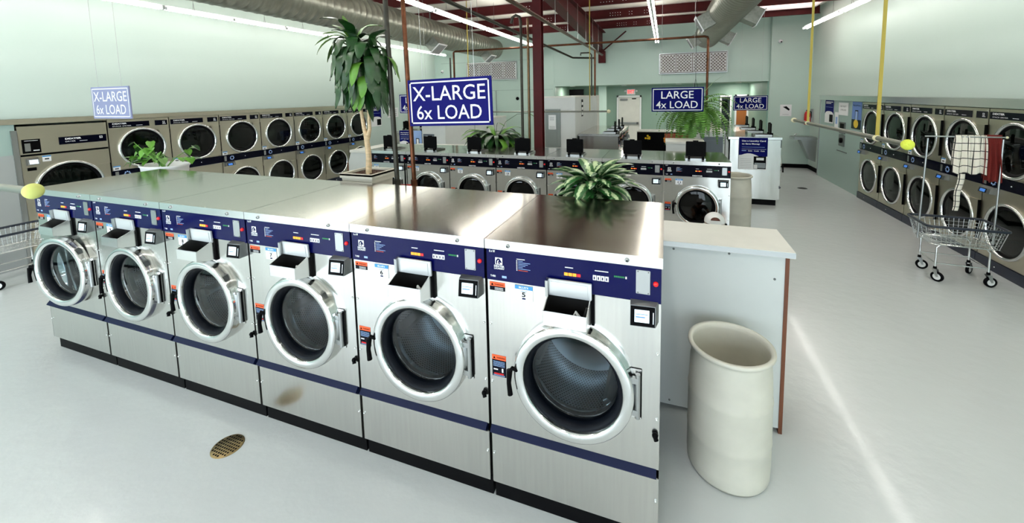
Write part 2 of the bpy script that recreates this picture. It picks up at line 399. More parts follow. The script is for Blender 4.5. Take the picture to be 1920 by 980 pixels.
# left bulkhead wall in front of the first dryer and above the dryers
b = MB(); b.box(-7.6, -7.56, -4.6, .30, 0, 1.42, SAGE); b.box(-7.6, -7.56, -4.6, .88, 1.42, 1.86, SAGE)
b.box(-7.6, -7.56, .30, .60, 0, 1.42, SAGE); b.box(-7.6, -7.55, .60, .86, 0, 1.42, mat('grey_galvanised_strip', (170, 174, 172), .5, .3)); b.box(-7.6, -7.54, .84, .89, 0, 1.72, SATIN)
struct(b, 'trim_1')
struct(MB().box(-8.3, -7.545, -4.6, 7.3, 1.795, 1.86, STEELW), 'trim_2')
struct(MB().box(-8.3, -7.56, 7.225, 10.74, 0, 1.86, WALLM), 'trim_3')
struct(MB().box(3.42, 4.22, -4.6, 9.66, 1.80, 1.9, STEELFL), 'trim_4')
struct(MB().box(3.46, 3.53, 7.49, 9.66, 0, 1.80, SAGE), 'trim_5')
struct(MB().box(3.45, 3.535, 9.66, 9.70, 0, 1.9, SATIN), 'trim_6')
struct(MB().box(3.44, 3.53, -4.6, 3.58, 0, 1.80, SAGE), 'trim_7')
struct(MB().box(-7.59, -7.55, -4.6, .3, 0, .1, BLACK), 'baseboard_left')

# ------------------------------------------------------------------ ceiling steel
k = 0
for i in range(10):
    y = 10.1 - 1.55*i
    if y < -4: break
    b = MB(); z0, z1 = 3.86, 4.075
    b.box(XL+.02, XR, y-.006, y+.006, z0, z1, MAROON); b.box(XL+.02, XR, y-.06, y, z0, z0+.01, MAROON); b.box(XL+.02, XR, y, y+.06, z1-.01, z1, MAROON)
    for xx in [-1.3+.06*j for j in range(5)]+[-.85, -.79, -.5, -.44, -.38, -.32]+[-3+.07*j for j in range(4)]:
        for zz in (3.92, 3.98): b.box(xx, xx+.014, y-.009, y-.006, zz, zz+.014, WHITE)
    o = b.build('roof_purlin')
    nth = ['against the back wall', 'second from the back wall', 'third from the back wall', 'fourth from the back wall', 'fifth from the back wall', 'sixth from the back wall', 'seventh from the back wall', 'eighth from the back wall', 'ninth from the back wall', 'tenth from the back wall'][i]
    tag(o, 'maroon roof purlin carrying white insulation, ' + nth, 'roof beam', 'roof purlins')
b = MB()
for (za, zb, yy0, yy1) in ((3.62, 3.28, 4.3, 10.74),):
    b.add([(-1.81,yy0,za),(-1.81,yy1,zb),(-1.81,yy1,3.85),(-1.81,yy0,3.85),(-1.795,yy0,za),(-1.795,yy1,zb),(-1.795,yy1,3.85),(-1.795,yy0,3.85)], [(0,1,2,3),(7,6,5,4),(0,4,5,1),(3,2,6,7),(0,3,7,4),(1,5,6,2)], MAROON)
    b.add([(-1.9,yy0,za-.012),(-1.7,yy0,za-.012),(-1.7,yy1,zb-.012),(-1.9,yy1,zb-.012),(-1.9,yy0,za),(-1.7,yy0,za),(-1.7,yy1,zb),(-1.9,yy1,zb)], [(0,3,2,1),(4,5,6,7),(0,1,5,4),(1,2,6,5),(2,3,7,6),(3,0,4,7)], MAROON)
b.box(-1.9, -1.7, 4.3, 10.74, 3.84, 3.855, MAROON)
b.box(-1.9, -1.7, 10.6, 10.74, 2.95, 3.3, MAROON)
tag(b.build('roof_rafter'), 'maroon tapered rafter running from the column to the back wall', 'roof beam')
b = MB(); b.box(-1.975, -1.835, 4.44, 4.45, 0, 3.6, MAROON); b.box(-1.975, -1.835, 4.56, 4.57, 0, 3.6, MAROON); b.box(-1.91, -1.90, 4.45, 4.56, 0, 3.6, MAROON)
b.box(-2.02, -1.78, 4.4, 4.61, 0, .015, MAROON)
tag(b.build('steel_column'), 'dark maroon steel column rising behind the second washer row', 'column')
b = MB(); b.tube([(-1.75, 10.55, 3.3), (-1.1, 10.6, 3.83)], .02, MAROON)
tag(b.build('rafter_brace'), 'thin slanting brace from the rafter end to the roof', 'brace')
b = MB(); b.box(1.75, 3.3, 8.75, 10.0, 4.05, 4.075, PINKSK); b.box(1.7, 3.35, 8.7, 8.75, 4.0, 4.075, WHITE); b.box(1.7, 3.35, 9.98, 10.03, 4.0, 4.075, WHITE)
b.box(1.7, 1.75, 8.7, 10.03, 4.0, 4.075, WHITE); b.box(3.3, 3.35, 8.7, 10.03, 4.0, 4.075, WHITE)
o = b.build('window_5'); o['kind'] = 'structure'

# ------------------------------------------------------------------ fluorescent lights
def make_light():
    t = thing('fluorescent_light', '', 'light', group='strip lights')
    b = MB(); b.prism([(-.016, .0), (.016, .0), (.020, .06), (-.020, .06)], 'y', -1.01, 1.01, LAMPH); b.build('housing', t)
    for s in (-1, 1):
        for e in (0, 1):
            c = MB(); y0 = -1.0+e*1.01; c.tube([(s*.034, y0+.01, .012), (s*.034, y0+.98, .012)], .014, TUBEM, 8)
            c.box(s*.034-.016, s*.034+.016, y0, y0+.012, -.006, .035, LAMPH); c.box(s*.034-.016, s*.034+.016, y0+.978, y0+.99, -.006, .035, LAMPH)
            c.build('tube', t)
    c = MB()
    for yy in (-.6, .6):
        c.tube([(0, yy, .18), (0, yy, .64)], .0025, GREYMET, 5); c.tube([(-.018, yy, .06), (0, yy, .18), (.018, yy, .06)], .0025, GREYMET, 5)
    c.build('hanger_wire', t)
    return t
L0 = None
ordn = ['farthest', 'second farthest', 'third farthest', 'fourth farthest', 'fifth farthest', 'sixth farthest', 'seventh farthest']
for (lx, ye, nm) in ((-7.0, 10.45, 'strip beside the left wall'), (-3.52, 10.2, 'strip left of the rafter'), (-.23, 10.2, 'strip right of the rafter'), (2.94, 9.2, 'strip beside the right wall')):
    for j in range(7):
        yc = ye - 1.02 - 2.04*j
        if yc < -3.6: break
        lab = 'twin-tube fluorescent light, %s in the %s' % (ordn[j], nm)
        if L0 is None: L0 = make_light(); L0.location = (lx, yc, 3.4); L0['label'] = lab
        else: dup(L0, (lx, yc, 3.4), 0, lab)

for i, (lx, ly) in enumerate(((2.2, 12.9), (.4, 12.2), (-1.3, 12.2), (-2.9, 11.6))):
    t = thing('downlight', 'small round downlight in the recess ceiling, %s from the right' % ('first', 'second', 'third', 'fourth')[i], 'light', (lx, ly, 2.3), 0, 'recess downlights')
    b = MB(); b.lathe([(.085, 0), (.085, -.012), (.06, -.012), (.055, 0)], WHITE, 24); b.build('trim_ring', t)
    b = MB(); b.disc(.055, -.004, LAMPE, 20); b.build('lens', t)
    l = area('downlight_lamp', (0, 0, -.02), (0, 0, 0), .1, .1, 14, (1, .97, .9)); l.parent = t

# ------------------------------------------------------------------ ducts
def duct(x, ye, label, tilt, vents):
    t = thing('spiral_duct', label, 'duct', (x, 0, 3.47))
    b = MB(); T = Matrix.Translation((0, ye, 0)) @ Matrix.Rotation(PI/2, 4, 'X')
    prof = [(.001, -.03), (.18, -.03), (.26, 0), (.30, .06)]
    h = .12
    while h < ye+4.3:
        prof += [(.30, h), (.305, h+.01), (.30, h+.02)]; h += .14
    b.lathe(prof, GALVL, 40, T); b.build('pipe', t)
    for (vy, side) in vents:
        c = MB(); T = Matrix.Translation((0, vy, 0)) @ Matrix.Rotation(side*math.radians(tilt), 4, 'Y')
        c.box(-.13, .13, -.16, .16, -.5, -.22, GALV, T=T)
        c.build('register_neck', t)
        g = MB(); g.box(-.15, .15, -.18, .18, -.515, -.5, WHITE, T=T)
        for q in range(6): g.box(-.12, .12, -.14+.05*q, -.115+.05*q, -.52, -.515, GREYMET, T=T)
        g.build('grille', t)
    c = MB()
    for yy in range(0, int(ye), 2): c.box(-.012, .012, yy+.4, yy+.42, .3, .64, GREYMET)
    c.build('hanger_strap', t)
duct(-5.03, 10.1, 'large galvanised spiral duct hanging high on the left side', 40, [(9.0, -1), (6.2, -1)])
duct(1.0, 10.1, 'large galvanised spiral duct hanging high right of the room centre', 62, [(9.3, 1), (9.0, -1), (6.4, 1), (6.1, -1)])

# ------------------------------------------------------------------ front-load washers
def horse(b, x0, z0, s, y, m, d):
    b.quad(x0, x0+s, z0, z0+s*.95, y, m)
    pts = [(.12,.1),(.08,.5),(.3,.85),(.55,.9),(.7,.75),(.93,.4),(.85,.25),(.72,.3),(.62,.4),(.68,.08)]
    b.add([(x0+p[0]*s, y-.0006, z0+p[1]*s*.95) for p in pts], [tuple(range(len(pts)))], d)
    pts = [(.3,.1),(.28,.45),(.42,.68),(.52,.62),(.42,.4),(.5,.1)]
    b.add([(x0+p[0]*s, y-.0012, z0+p[1]*s*.95) for p in pts], [tuple(range(len(pts)))], m)
def make_washer(W, H, D, big, num, label, group):
    t = thing('front_load_washer', label, 'washing machine', group=group)
    P = dict(cx=.42, cz=.752, R=.272, r=.222, p0=1.171, p1=1.328, k0=.106, k1=.405) if big else dict(cx=.375, cz=.68, R=.245, r=.20, p0=1.035, p1=1.175, k0=.10, k1=.34)
    g = .007
    if big: MB().box(g, W-g, .03, D-.05, 0, P['k0'], RUBBER).build('plinth', t)
    else: MB().box(g, W-g, .05, D-.05, 0, P['k0'], RUBBER).build('plinth', t)
    # cabinet
    b = MB()
    b.plate_hole(g, W-g, P['k1']+.012, P['p0']-.004, P['cx'], P['cz'], P['r']+.012, 0, STEEL)
    b.add([(g,0,P['k0']),(g,D-.03,P['k0']),(g,D-.03,H-.05),(g,0,H-.05)], [(0,1,2,3)], STEEL)
    b.add([(W-g,0,P['k0']),(W-g,D-.03,P['k0']),(W-g,D-.03,H-.05),(W-g,0,H-.05)], [(3,2,1,0)], STEEL)
    b.add([(g,D-.03,P['k0']),(W-g,D-.03,P['k0']),(W-g,D-.03,H-.05),(g,D-.03,H-.05)], [(0,1,2,3)], STEEL)
    b.add([(g,.01,P['k0']),(W-g,.01,P['k0']),(W-g,D-.03,P['k0']),(g,D-.03,P['k0'])], [(0,1,2,3)], STEEL)
    for (xx, zz) in ((.018, .945), (W-.018, .945), (.018, .65), (W-.018, .65)):
        if not big: zz -= .12
        b.ball((xx, -.002, zz), .006, CHROME, 6)
    b.build('cabinet', t)
    b = MB(); b.box(g, W-g, 0, .02, P['k0'], P['k1']-.03, STEEL, .003)
    for xx in (.018, W-.018): b.ball((xx, -.002, .268), .006, CHROME, 6)
    b.build('kick_panel', t)
    b = MB(); b.prism([(-.022, P['k1']-.012), (0, P['k1']+.014), (.015, P['k1']+.014), (.015, P['k1']-.032), (-.004, P['k1']-.032)], 'x', g, W-g-.01, NAVYT); b.build('trim_strip', t)
    # lid
    b = MB(); zt = H
    b.box(.002, W-.002, -.012, D, zt-.045, zt-.003, STEELFL)
    b.add([(.002,-.012,zt),(W-.002,-.012,zt),(W-.002,D,zt),(.002,D,zt)], [(0,1,2,3)], STEELTOP)
    b.add([(.002,-.012,zt-.003),(W-.002,-.012,zt-.003),(W-.002,-.012,zt),(.002,-.012,zt)], [(0,1,2,3)], STEELFL)
    b.box(g, W-g, -.004, .01, P['p1'], zt-.043, STEELFL)
    for xx in (.15*W, .82*W): b.ball((xx, -.013, zt-.022), .010, SATIN, 8); b.disc(.004, .0105, BLACK, 6, faceT(xx, -.013, zt-.022))
    b.build('lid', t)
    # control panel
    nv = NAVY if big else NAVYD
    b = MB(); b.box(g, W-g, -.006, .01, P['p0'], P['p1'], nv); y = -.0075
    def S(u): return u if big else u*W/.8
    def Z(z): return z if big else P['p0']+(z-1.171)*(P['p1']-P['p0'])/.157
    b.text('6 x W' if big else '4 x W', S(.022), S(.052), Z(1.306), Z(1.318), y, WHITE, bold=.02)
    sq = .036 if big else .032
    horse(b, S(.052), Z(1.249), sq, y, WHITE, nv)
    b.text('DEXTER', S(.046), S(.098), Z(1.236), Z(1.246), y, WHITE, bold=.03); b.text('LAUNDRY', S(.046), S(.098), Z(1.226), Z(1.234), y, WHITE, bold=.03)
    b.text('T-900' if big else 'T-600', S(.026), S(.052), Z(1.186), Z(1.196), y, WHITE, bold=.03)
    b.quad(S(.085), S(.108), Z(1.186), Z(1.197), y, LBLUE)
    for q in range(7):
        b.quad(S(.158), S(.163), Z(1.277-q*.0075), Z(1.281-q*.0075), y, WHITE); b.quad(S(.167), S(.19+.012*((q*7) % 4)), Z(1.278-q*.0075), Z(1.2802-q*.0075), y, LBLUE if q < 6 else ORANGE)
    b.quad(S(.16), S(.20), Z(1.286), Z(1.289), y, WHITE)
    b.quad(S(.388), S(.425), Z(1.276), Z(1.28), y, WHITE); b.quad(S(.52), S(.578), Z(1.278), Z(1.282), y, WHITE)
    if not big: b.text('DEXTER', .325, .435, P['p0']+.004, P['p0']+.018, y, WHITE, bold=.04)
    o = b.build('control_panel', t)
    c = MB()
    for q, mm in enumerate((AMBER, AMBER, AMBER, LEDR)): c.box(S(.385+q*.019), S(.401+q*.019), -.009, -.006, Z(1.241), Z(1.254), mm if big else (LEDR if q % 2 else AMBER))
    c.build('cycle_lights', o); c = MB()
    for q in range(6): c.box(S(.602+q*.0075), S(.608+q*.0075), -.008, -.006, Z(1.262), Z(1.269), LEDG)
    c.box(S(.649), S(.655), -.008, -.006, Z(1.260), Z(1.270), WHITE)
    c.build('level_lights', o)
    c = MB()
    for q in range(4):
        x0 = S(.512+q*.0175); c.box(x0, x0+S(.015), -.0085, -.006, Z(1.237), Z(1.259), WHITE); c.box(x0+.004, x0+.009, -.0092, -.0085, Z(1.241), Z(1.253), nv)
    c.build('temperature_buttons', o)
    c = MB(); c.box(S(.692), S(.75), -.009, -.006, Z(1.204), Z(1.307), SATIN, .0015)
    for xx in (S(.7), S(.742)):
        for zz in (Z(1.21), Z(1.301)): c.ball((xx, -.009, zz), .003, GREYMET, 5)
    c.build('cover_plate', o)
    c = MB(); c.lathe([(.0001, .011), (.007, .011), (.0105, .006), (.0105, 0)], RED, 18, faceT(S(.771), -.006, Z(1.255))); c.build('stop_button', o)
    # door ring
    cx, cz, R, r = P['cx'], P['cz'], P['R'], P['r']
    d = MB(); T = faceT(cx, 0, cz)
    mid = (R+r)/2; hw = (R-r)/2
    prof = [(R+.004, -.002), (R+.004, .022), (R-.002, .034)]
    prof += [(mid+hw*math.copysign(abs(math.cos(a))**.6, math.cos(a))*.98, .034+.022*math.sin(a)**.6) for a in [PI*q/12 for q in range(1, 12)]]
    prof += [(r, .034), (r-.002, .005), (r-.004, -.03)]
    d.lathe(prof, CHROME, 72, T)
    door = d.build('door', t)
    c = MB(); c.lathe([(r+.001, .034), (r-.010, .030), (r-.020, .016), (r-.024, -.01), (r-.026, -.05)], GASKET if big else RUBBER, 64, T); c.build('gasket', door)
    c = MB(); c.lathe([(r-.024, .004), (r*.6, .018), (.001, .022)], GLASS if big else GLASSD, 48, T); c.build('porthole_glass', door)
    c = MB(); hz = cz-.01; hx = cx-R-.002
    c.tube([(hx+.02, -.05, hz+.03), (hx+.003, -.064, hz+.045), (hx-.012, -.06, hz+.02)], .010, BLACK, 8)
    c.tube([(hx-.012, -.06, hz+.03), (hx-.015, -.066, hz-.03), (hx-.008, -.068, hz-.085)], .011, BLACK, 8, rs=[.015, .011, .013]); c.build('handle', door)
    c = MB(); xx = cx+R
    c.box(xx-.02, xx+.028, -.004, 0, cz-.115, cz+.115, STEELFL, .002); c.tube([(xx+.012, -.018, cz-.1), (xx+.012, -.018, cz+.1)], .011, SATIN, 10)
    c.box(xx+.022, xx+.026, -.012, -.003, cz-.1, cz+.1, BLACK); c.box(xx-.02, xx+.012, -.03, -.012, cz+.06, cz+.085, SATIN); c.box(xx-.02, xx+.012, -.03, -.012, cz-.085, cz-.06, SATIN)
    c.build('hinge', door)
    # drum seen through the porthole
    b = MB(); rd = r+.035
    b.lathe([(r+.012, 0), (r-.01, -.05), (r-.01, -.09)], CHROME, 56, T)
    b.lathe([(r-.01, -.09), (rd, -.10), (rd, -.44)][1:], PERF if big else DRUMIN, 56, T)
    b.lathe([(r-.01, -.09), (rd, -.10)], SATIN, 56, T)
    b.lathe([(rd, -.44), (.08, -.46), (.075, -.44), (.001, -.44)], SATIN if big else DRUMIN, 48, T)
    for q in range(3):
        a = math.radians(-50 + 120*q); TT = T @ Matrix.Rotation(a, 4, 'Z')
        b.prism([(rd+.002, -.035), (rd-.06, -.012), (rd-.06, .012), (rd+.002, .035)], 'z', -.43, -.11, SATIN if big else DRUMIN, T=TT)
    b.build('drum', t)
    # number tag, stickers
    def Zt(z): return z if big else z-.16
    tx, tz = S(.147), Zt(1.089)
    b = MB(); b.box(tx, tx+S(.087), -.002, 0, tz, tz+.071, WHITE); b.quad(tx, tx+S(.087), tz+.053, tz+.071, -.003, SKYB)
    b.text("BLUE'S", tx+.02, tx+.066, tz+.058, tz+.067, -.0035, WHITE, bold=.02)
    b.quad(tx+.035, tx+.052, tz+.005, tz+.012, -.003, NAVY)
    b.quad(tx+.028, tx+.06, tz+.043, tz+.046, -.003, LBLUE)
    b.build('tag_card', t)
    b = MB()
    b.box(S(.018), S(.096), -.002, 0, Zt(1.117), Zt(1.138), NAVYD); b.box(S(.018), S(.096), -.002, 0, Zt(1.138), Zt(1.158), ORANGE)
    b.text('WARNING', S(.044), S(.09), Zt(1.143), Zt(1.152), -.003, BLACK); b.add([(S(.025),-.003,Zt(1.142)),(S(.038),-.003,Zt(1.142)),(S(.0315),-.003,Zt(1.154))], [(0,1,2)], BLACK)
    for q in range(3): b.quad(S(.044), S(.088), Zt(1.121+q*.005), Zt(1.1225+q*.005), -.003, WHITE)
    b.build('warning_sticker', t)
    z2 = .681 if big else .60
    b = MB(); b.box(S(.02), S(.092), -.002, 0, z2, z2+.085, NAVYD); b.box(S(.02), S(.092), -.002, 0, z2+.085, z2+.108, ORANGE)
    b.text('WARNING', S(.044), S(.088), z2+.092, z2+.101, -.003, BLACK); b.add([(S(.026),-.003,z2+.09),(S(.038),-.003,z2+.09),(S(.032),-.003,z2+.103)], [(0,1,2)], BLACK)
    for q in range(5): b.quad(S(.026), S(.086), z2+.052+q*.006, z2+.054+q*.006, -.003, LBLUE)
    b.quad(S(.028), S(.05), z2+.033, z2+.039, -.003, WHITE); b.quad(S(.07), S(.078), z2+.024, z2+.044, -.003, WHITE); b.quad(S(.03), S(.08), z2+.010, z2+.018, -.003, REDP)
    for q in range(2): b.quad(S(.026), S(.086), z2+.003+q*.004, z2+.0045+q*.004, -.003, LBLUE)
    b.build('instruction_sticker', t)
    # card reader
    if big: x0, x1, z0, z1 = .672, .778, 1.083, 1.167
    else: x0, x1, z0, z1 = .605, .712, .925, 1.0
    b = MB()
    b.add([(x0-.002,0,z0+.005),(x1+.006,0,z0+.005),(x1+.006,0,z1+.012),(x0-.002,0,z1+.012),(x0,-.05,z0),(x1-.006,-.042,z0),(x1-.006,-.03,z1),(x0,-.038,z1)], [(0,3,2,1),(4,5,6,7),(0,1,5,4),(1,2,6,5),(2,3,7,6),(3,0,4,7)], GREYMET)
    o = b.build('card_reader', t)
    def rq(u0, u1, v0, v1, off, m, bb):
        A = Vector((x0,-.05,z0)); B = Vector((x1-.006,-.042,z0)); Cc = Vector((x1-.006,-.03,z1)); Dd = Vector((x0,-.038,z1))
        def L(u, v): return (A*(1-u)+B*u)*(1-v)+(Dd*(1-u)+Cc*u)*v + Vector((0, -off, 0))
        bb.add([L(u0,v0), L(u1,v0), L(u1,v1), L(u0,v1)], [(0,1,2,3)], m)
    c = MB(); rq(.02, .98, .03, .97, .002, BLACK, c); c.build('bezel', o)
    c = MB(); rq(.18, .76, .22, .82, .004, SCREEN, c); rq(.22, .6, .45, .5, .005, SCREENB, c); rq(.22, .7, .6, .63, .005, SCREENB, c); rq(.9, .93, .2, .75, .005, SCREEN, c); c.build('screen', o)
    if big:   # coin-drawer style soap dispenser with its lid standing open
        b = MB(); x0, x1 = .314, .505; yF = -.115; z0, z1 = 1.055, 1.098
        zb = 1.140
        th = .004
        b.add([(x0,0,1.03),(x1,0,1.03),(x1,yF,z1-.04),(x0,yF,z1-.04)], [(0,1,2,3)], STEELFL)
        b.add([(x0,yF,z1-.04),(x1,yF,z1-.04),(x1,yF,z1+.02),(x0,yF,z1+.02)], [(0,1,2,3)], STEELFL)
        b.add([(x0,yF+th,z1-.034),(x1,yF+th,z1-.034),(x1,yF+th,z1+.02),(x0,yF+th,z1+.02)], [(3,2,1,0)], STEELFL)
        b.box(x0, x1, yF, yF+th, z1+.018, z1+.022, STEELFL)
        for xx in (x0, x1-th):
            b.add([(xx,0,1.03),(xx,yF,z1-.04),(xx,yF,z1+.02),(xx,0,1.165),(xx+th,0,1.03),(xx+th,yF,z1-.04),(xx+th,yF,z1+.02),(xx+th,0,1.165)], [(0,1,2,3),(7,6,5,4),(0,4,5,1),(1,5,6,2),(2,6,7,3),(3,7,4,0)], STEELFL)
        b.add([(x0,-.002,1.04),(x1,-.002,1.04),(x1,-.002,1.16),(x0,-.002,1.16)], [(0,1,2,3)], DARKIN)
        b.add([(x0+th,0,1.045),(x1-th,0,1.045),(x1-th,yF+th,z1-.03),(x0+th,yF+th,z1-.03)], [(0,1,2,3)], DARKIN)
        b.box(x1+.001, x1+.014, -.012, 0, 1.03, 1.165, BLACK)
        o = b.build('dispenser_tray', t)
        c = MB(); c.tube([(.43, -.03, 1.06), (.445, -.05, 1.10), (.465, -.045, 1.07)], .007, WHITE, 8); c.tube([(.475, -.02, 1.06), (.49, -.03, 1.115)], .006, SATIN, 8); c.build('hose', o)
        c = MB(); T2 = Matrix.Translation((0, -.012, 1.148)) @ Matrix.Rotation(math.radians(3), 4, 'X')
        c.box(x0-.008, x1+.004, -.012, 0, 0, .076, LIDM, .002, T=T2); c.box(x0+.008, x1-.012, -.0145, -.012, .008, .068, LIDM, .001, T=T2)
        c.box(x0-.008, x0+.004, -.03, 0, 0, .076, SATIN, T=T2)
        c.build('dispenser_lid', t)
        b = MB(); b.tube([(.772, -.006, .588), (.782, -.016, .565)], .01, BLACK, 8); b.ball((.776, -.01, .583), .013, BLACK, 8); b.build('drain_knob', t)
    else:     # soap dispenser on the lid with black lid standing open
        b = MB(); b.box(.245, .475, .09, .36, H, H+.02, SATIN, .004); b.box(.255, .465, .11, .34, H+.02, H+.021, DARKIN); b.build('dispenser_tray', t)
        b = MB(); b.box(.25, .475, .10, .118, H+.045, H+.225, BLACK, .005)
        for xx in (.275, .43): b.box(xx, xx+.025, .07, .13, H+.004, H+.05, BLACK)
        b.box(.33, .39, .1, .125, H+.22, H+.236, BLACK); b.build('dispenser_lid', t)
        b = MB(); b.ball((.7, -.006, .48), .013, BLACK, 8); b.build('drain_knob', t)
    return t
def number_on(t, n, big):
    b = MB(); W = .8 if big else .741
    tx, tz = .147*W/.8, (1.089 if big else .929)
    w = .018 if len(n) == 1 else .034
    b.text(n, tx+.043-w/2, tx+.043+w/2, tz+.017, tz+.04, -.0035, BLACK, bold=.02); b.build('printed_number', t)
G1 = 'large front-load washers in the first row'
W0 = None
nm = ['5', '6', '7', '8', '9', '10']
wl = ['big stainless washer tagged 5, nearest the camera at the right end of the front row',
      'big stainless washer tagged 6, second from the right end of the front row',
      'big stainless washer tagged 7 in the front row, third from its right end',
      'big stainless washer in the front row, third from its left end, open dispenser tray',
      'big stainless washer in the front row, second from its left end',
      'big stainless washer at the far left end of the front row with its door ajar']
for i in range(6):
    loc = (-.8*(i+1), 0, 0)
    if i == 0: W0 = make_washer(.8, 1.3686, .8704, True, nm[i], wl[i], G1); W0.location = loc; ws = [W0]
    else: ws.append(dup(W0, loc, 0, wl[i]))
for i, t in enumerate(ws): number_on(t, nm[i], True)
# the leftmost washer's door stands ajar
for ch in ws[5].children:
    if ch.name.startswith('door'):
        hx, a = .70, math.radians(7)
        M_ = Matrix.Translation((hx, -.01, 0)) @ Matrix.Rotation(a, 4, 'Z') @ Matrix.Translation((-hx, .01, 0))
        ch.location = M_.to_translation(); ch.rotation_euler = (0, 0, a)
G2 = 'washers in the second row'
wl2 = ['stainless washer tagged 11, right end of the second row beside the white barrel', 'stainless washer second from the right in the second row, partly behind the variegated plant',
       'stainless washer tagged 13 in the second row, third from the right, half behind the plant', 'stainless washer tagged 14 in the second row, under the peace lily',
       'stainless washer tagged 15 in the second row, third from the left', 'stainless washer in the second row behind the copper pipe, second from the left', 'stainless washer at the left end of the second row behind the dark pipe']
X2, W2, Y2 = .7326, .7409, 3.4606
for i in range(7):
    loc = (X2-W2*(i+1), Y2, 0)
    if i == 0: V0 = make_washer(.741, 1.2194, .83, False, '11', wl2[i], G2); V0.location = loc; vs_ = [V0]
    else: vs_.append(dup(V0, loc, 0, wl2[i]))
for i, t in enumerate(vs_): number_on(t, str(11+i), False)
# washer islands further back, machines facing sideways
for i in range(4):
    dup(V0, (1.92, 6.42+W2*(i+1)-W2, 0), PI/2, ['stainless washer in the far right island, nearest end with a blue poster on its side', 'stainless washer second along the far right island', 'stainless washer third along the far right island', 'stainless washer at the far end of the right island'][i], 'washers in the far right island')
for i in range(3):
    dup(V0, (-.87, 6.55+W2*i, 0), PI/2, ['stainless washer beside the tall white partition, nearest end', 'stainless washer beside the tall white partition, middle one', 'stainless washer beside the tall white partition, farthest one'][i], 'washers beside the tall partition')
for i in range(2):
    dup(V0, (-6.21, 6.45+W2*(i+1), 0), -PI/2, ['stainless washer in the far left island, poster on its near side', 'stainless washer in the far left island, second along'][i], 'washers in the far left island')

# ------------------------------------------------------------------ dryers
def dring(b, cx, cz, R, T0=I4):
    T = T0 @ faceT(cx, 0, cz)
    b.lathe([(R+.004, 0), (R+.004, .02), (R-.004, .032), (R-.016, .034), (R-.026, .028), (R-.03, .01), (R-.03, -.05)], CHROME, 56, T)
def ddoor(t, cx, cz, R, W):
    b = MB(); dring(b, cx, cz, R); o = b.build('door', t)
    T = faceT(cx, 0, cz)
    c = MB(); c.lathe([(R-.028, .012), (R-.06, .004), (R-.062, -.03)], RUBBER, 48, T); c.build('gasket', o)
    c = MB(); c.lathe([(R-.06, .004), (R*.5, .01), (.001, .012)], GLASSG, 40, T); c.build('porthole_glass', o)
    c = MB(); x0 = cx+R*.72; x1 = W-.012
    c.add([(x0,-.02,cz+.25),(x1,-.02,cz+.25),(x1,-.02,cz-.22),(x0,-.02,cz-.22),(cx+R-.004,-.02,cz),(x0,0,cz+.25),(x1,0,cz+.25),(x1,0,cz-.22),(x0,0,cz-.22)], [(0,4,3,2,1),(0,1,6,5),(1,2,7,6),(2,3,8,7)], STEELW)
    c.box(x1-.004, x1+.006, -.024, 0, cz-.22, cz+.25, BLACK)
    c.build('hinge_plate', o)
    c = MB(); c.lathe([(R-.028, 0), (R+.02, -.06), (R+.02, -.5), (.001, -.5)], DRUMIN, 40, T)
    for q in range(4):
        TT = T @ Matrix.Rotation(math.radians(30+90*q), 4, 'Z'); c.box(R-.05, R+.02, -.02, .02, -.48, -.07, DRUMIN, T=TT)
    c.build('drum', t)
def make_stack():
    W = .7782; t = thing('stacked_dryer', '', 'dryer', group='stacked dryers on the left wall')
    b = MB(); g = .003
    b.plate_hole(g, W-g, 1.05, 1.79, .40, 1.355, .275, 0, STEELW); b.plate_hole(g, W-g, .12, .92, .40, .485, .275, 0, STEELW)
    b.box(g, g+.004, 0, .1, 0, 1.79, STEELW); b.box(W-g-.004, W-g, 0, .1, 0, 1.79, STEELW)
    b.ball((W-.02, -.002, 1.76), .007, CHROME, 6)
    b.build('cabinet', t)
    ddoor(t, .40, 1.355, .30, W); ddoor(t, .40, .485, .30, W)
    b = MB(); b.box(.02, .51, -.006, 0, 1.675, 1.755, NAVYD); b.box(.585, .75, -.006, 0, 1.675, 1.755, NAVYD)
    b.text('DEXTER', .06, .23, 1.722, 1.744, -.0075, WHITE, bold=.04); b.text('STACK DRYER', .06, .28, 1.69, 1.704, -.0075, WHITE); b.quad(.34, .42, 1.694, 1.699, -.0075, WHITE)
    horse(b, .685, 1.705, .032, -.0075, WHITE, NAVYD); b.quad(.682, .73, 1.692, 1.699, -.0075, WHITE); b.build('name_panel', t)
    b = MB(); b.box(g, W-g, -.012, 0, .925, 1.045, NAVYD); b.quad(.03, .07, .94, 1.03, -.0135, SATIN)
    T = faceT(.17, -.012, .985)
    for q in range(8):
        TT = T @ Matrix.Rotation(q*PI/4, 4, 'Z'); b.box(.022, .04, -.008, .008, .001, .002, LBLUE, T=TT)
    b.ball((.42, -.013, .985), .007, WHITE, 6)
    b.build('control_panel', t)
    b = MB(); b.prism([(0, .84), (0, .925), (-.05, .905), (-.062, .85)], 'x', .03, .2, GREYMET); o = b.build('card_reader', t)
    c = MB(); c.add([(.045,-.063,.853),(.155,-.063,.853),(.155,-.0525,.9),(.045,-.0525,.9)], [(0,1,2,3)], BLACK); c.add([(.06,-.0645,.86),(.14,-.0645,.86),(.14,-.0545,.892),(.06,-.0545,.892)], [(0,1,2,3)], SCREENB); c.build('screen', o)
    b = MB(); b.box(.015, .1, -.004, 0, 1.05, 1.115, WHITE); b.quad(.015, .1, 1.10, 1.115, -.005, SKYB); b.quad(.035, .08, 1.065, 1.085, -.005, GREYMET); b.build('tag_card', t)
    b = MB(); b.box(g, W-g, -.015, .01, 0, .115, NAVYT if False else mat_toe); b.ball((.3, -.016, .06), .008, CHROME, 6); b.build('toe_panel', t)
    return t
mat_toe = mat('dark_blue_toe', (16, 24, 44), 0.35)
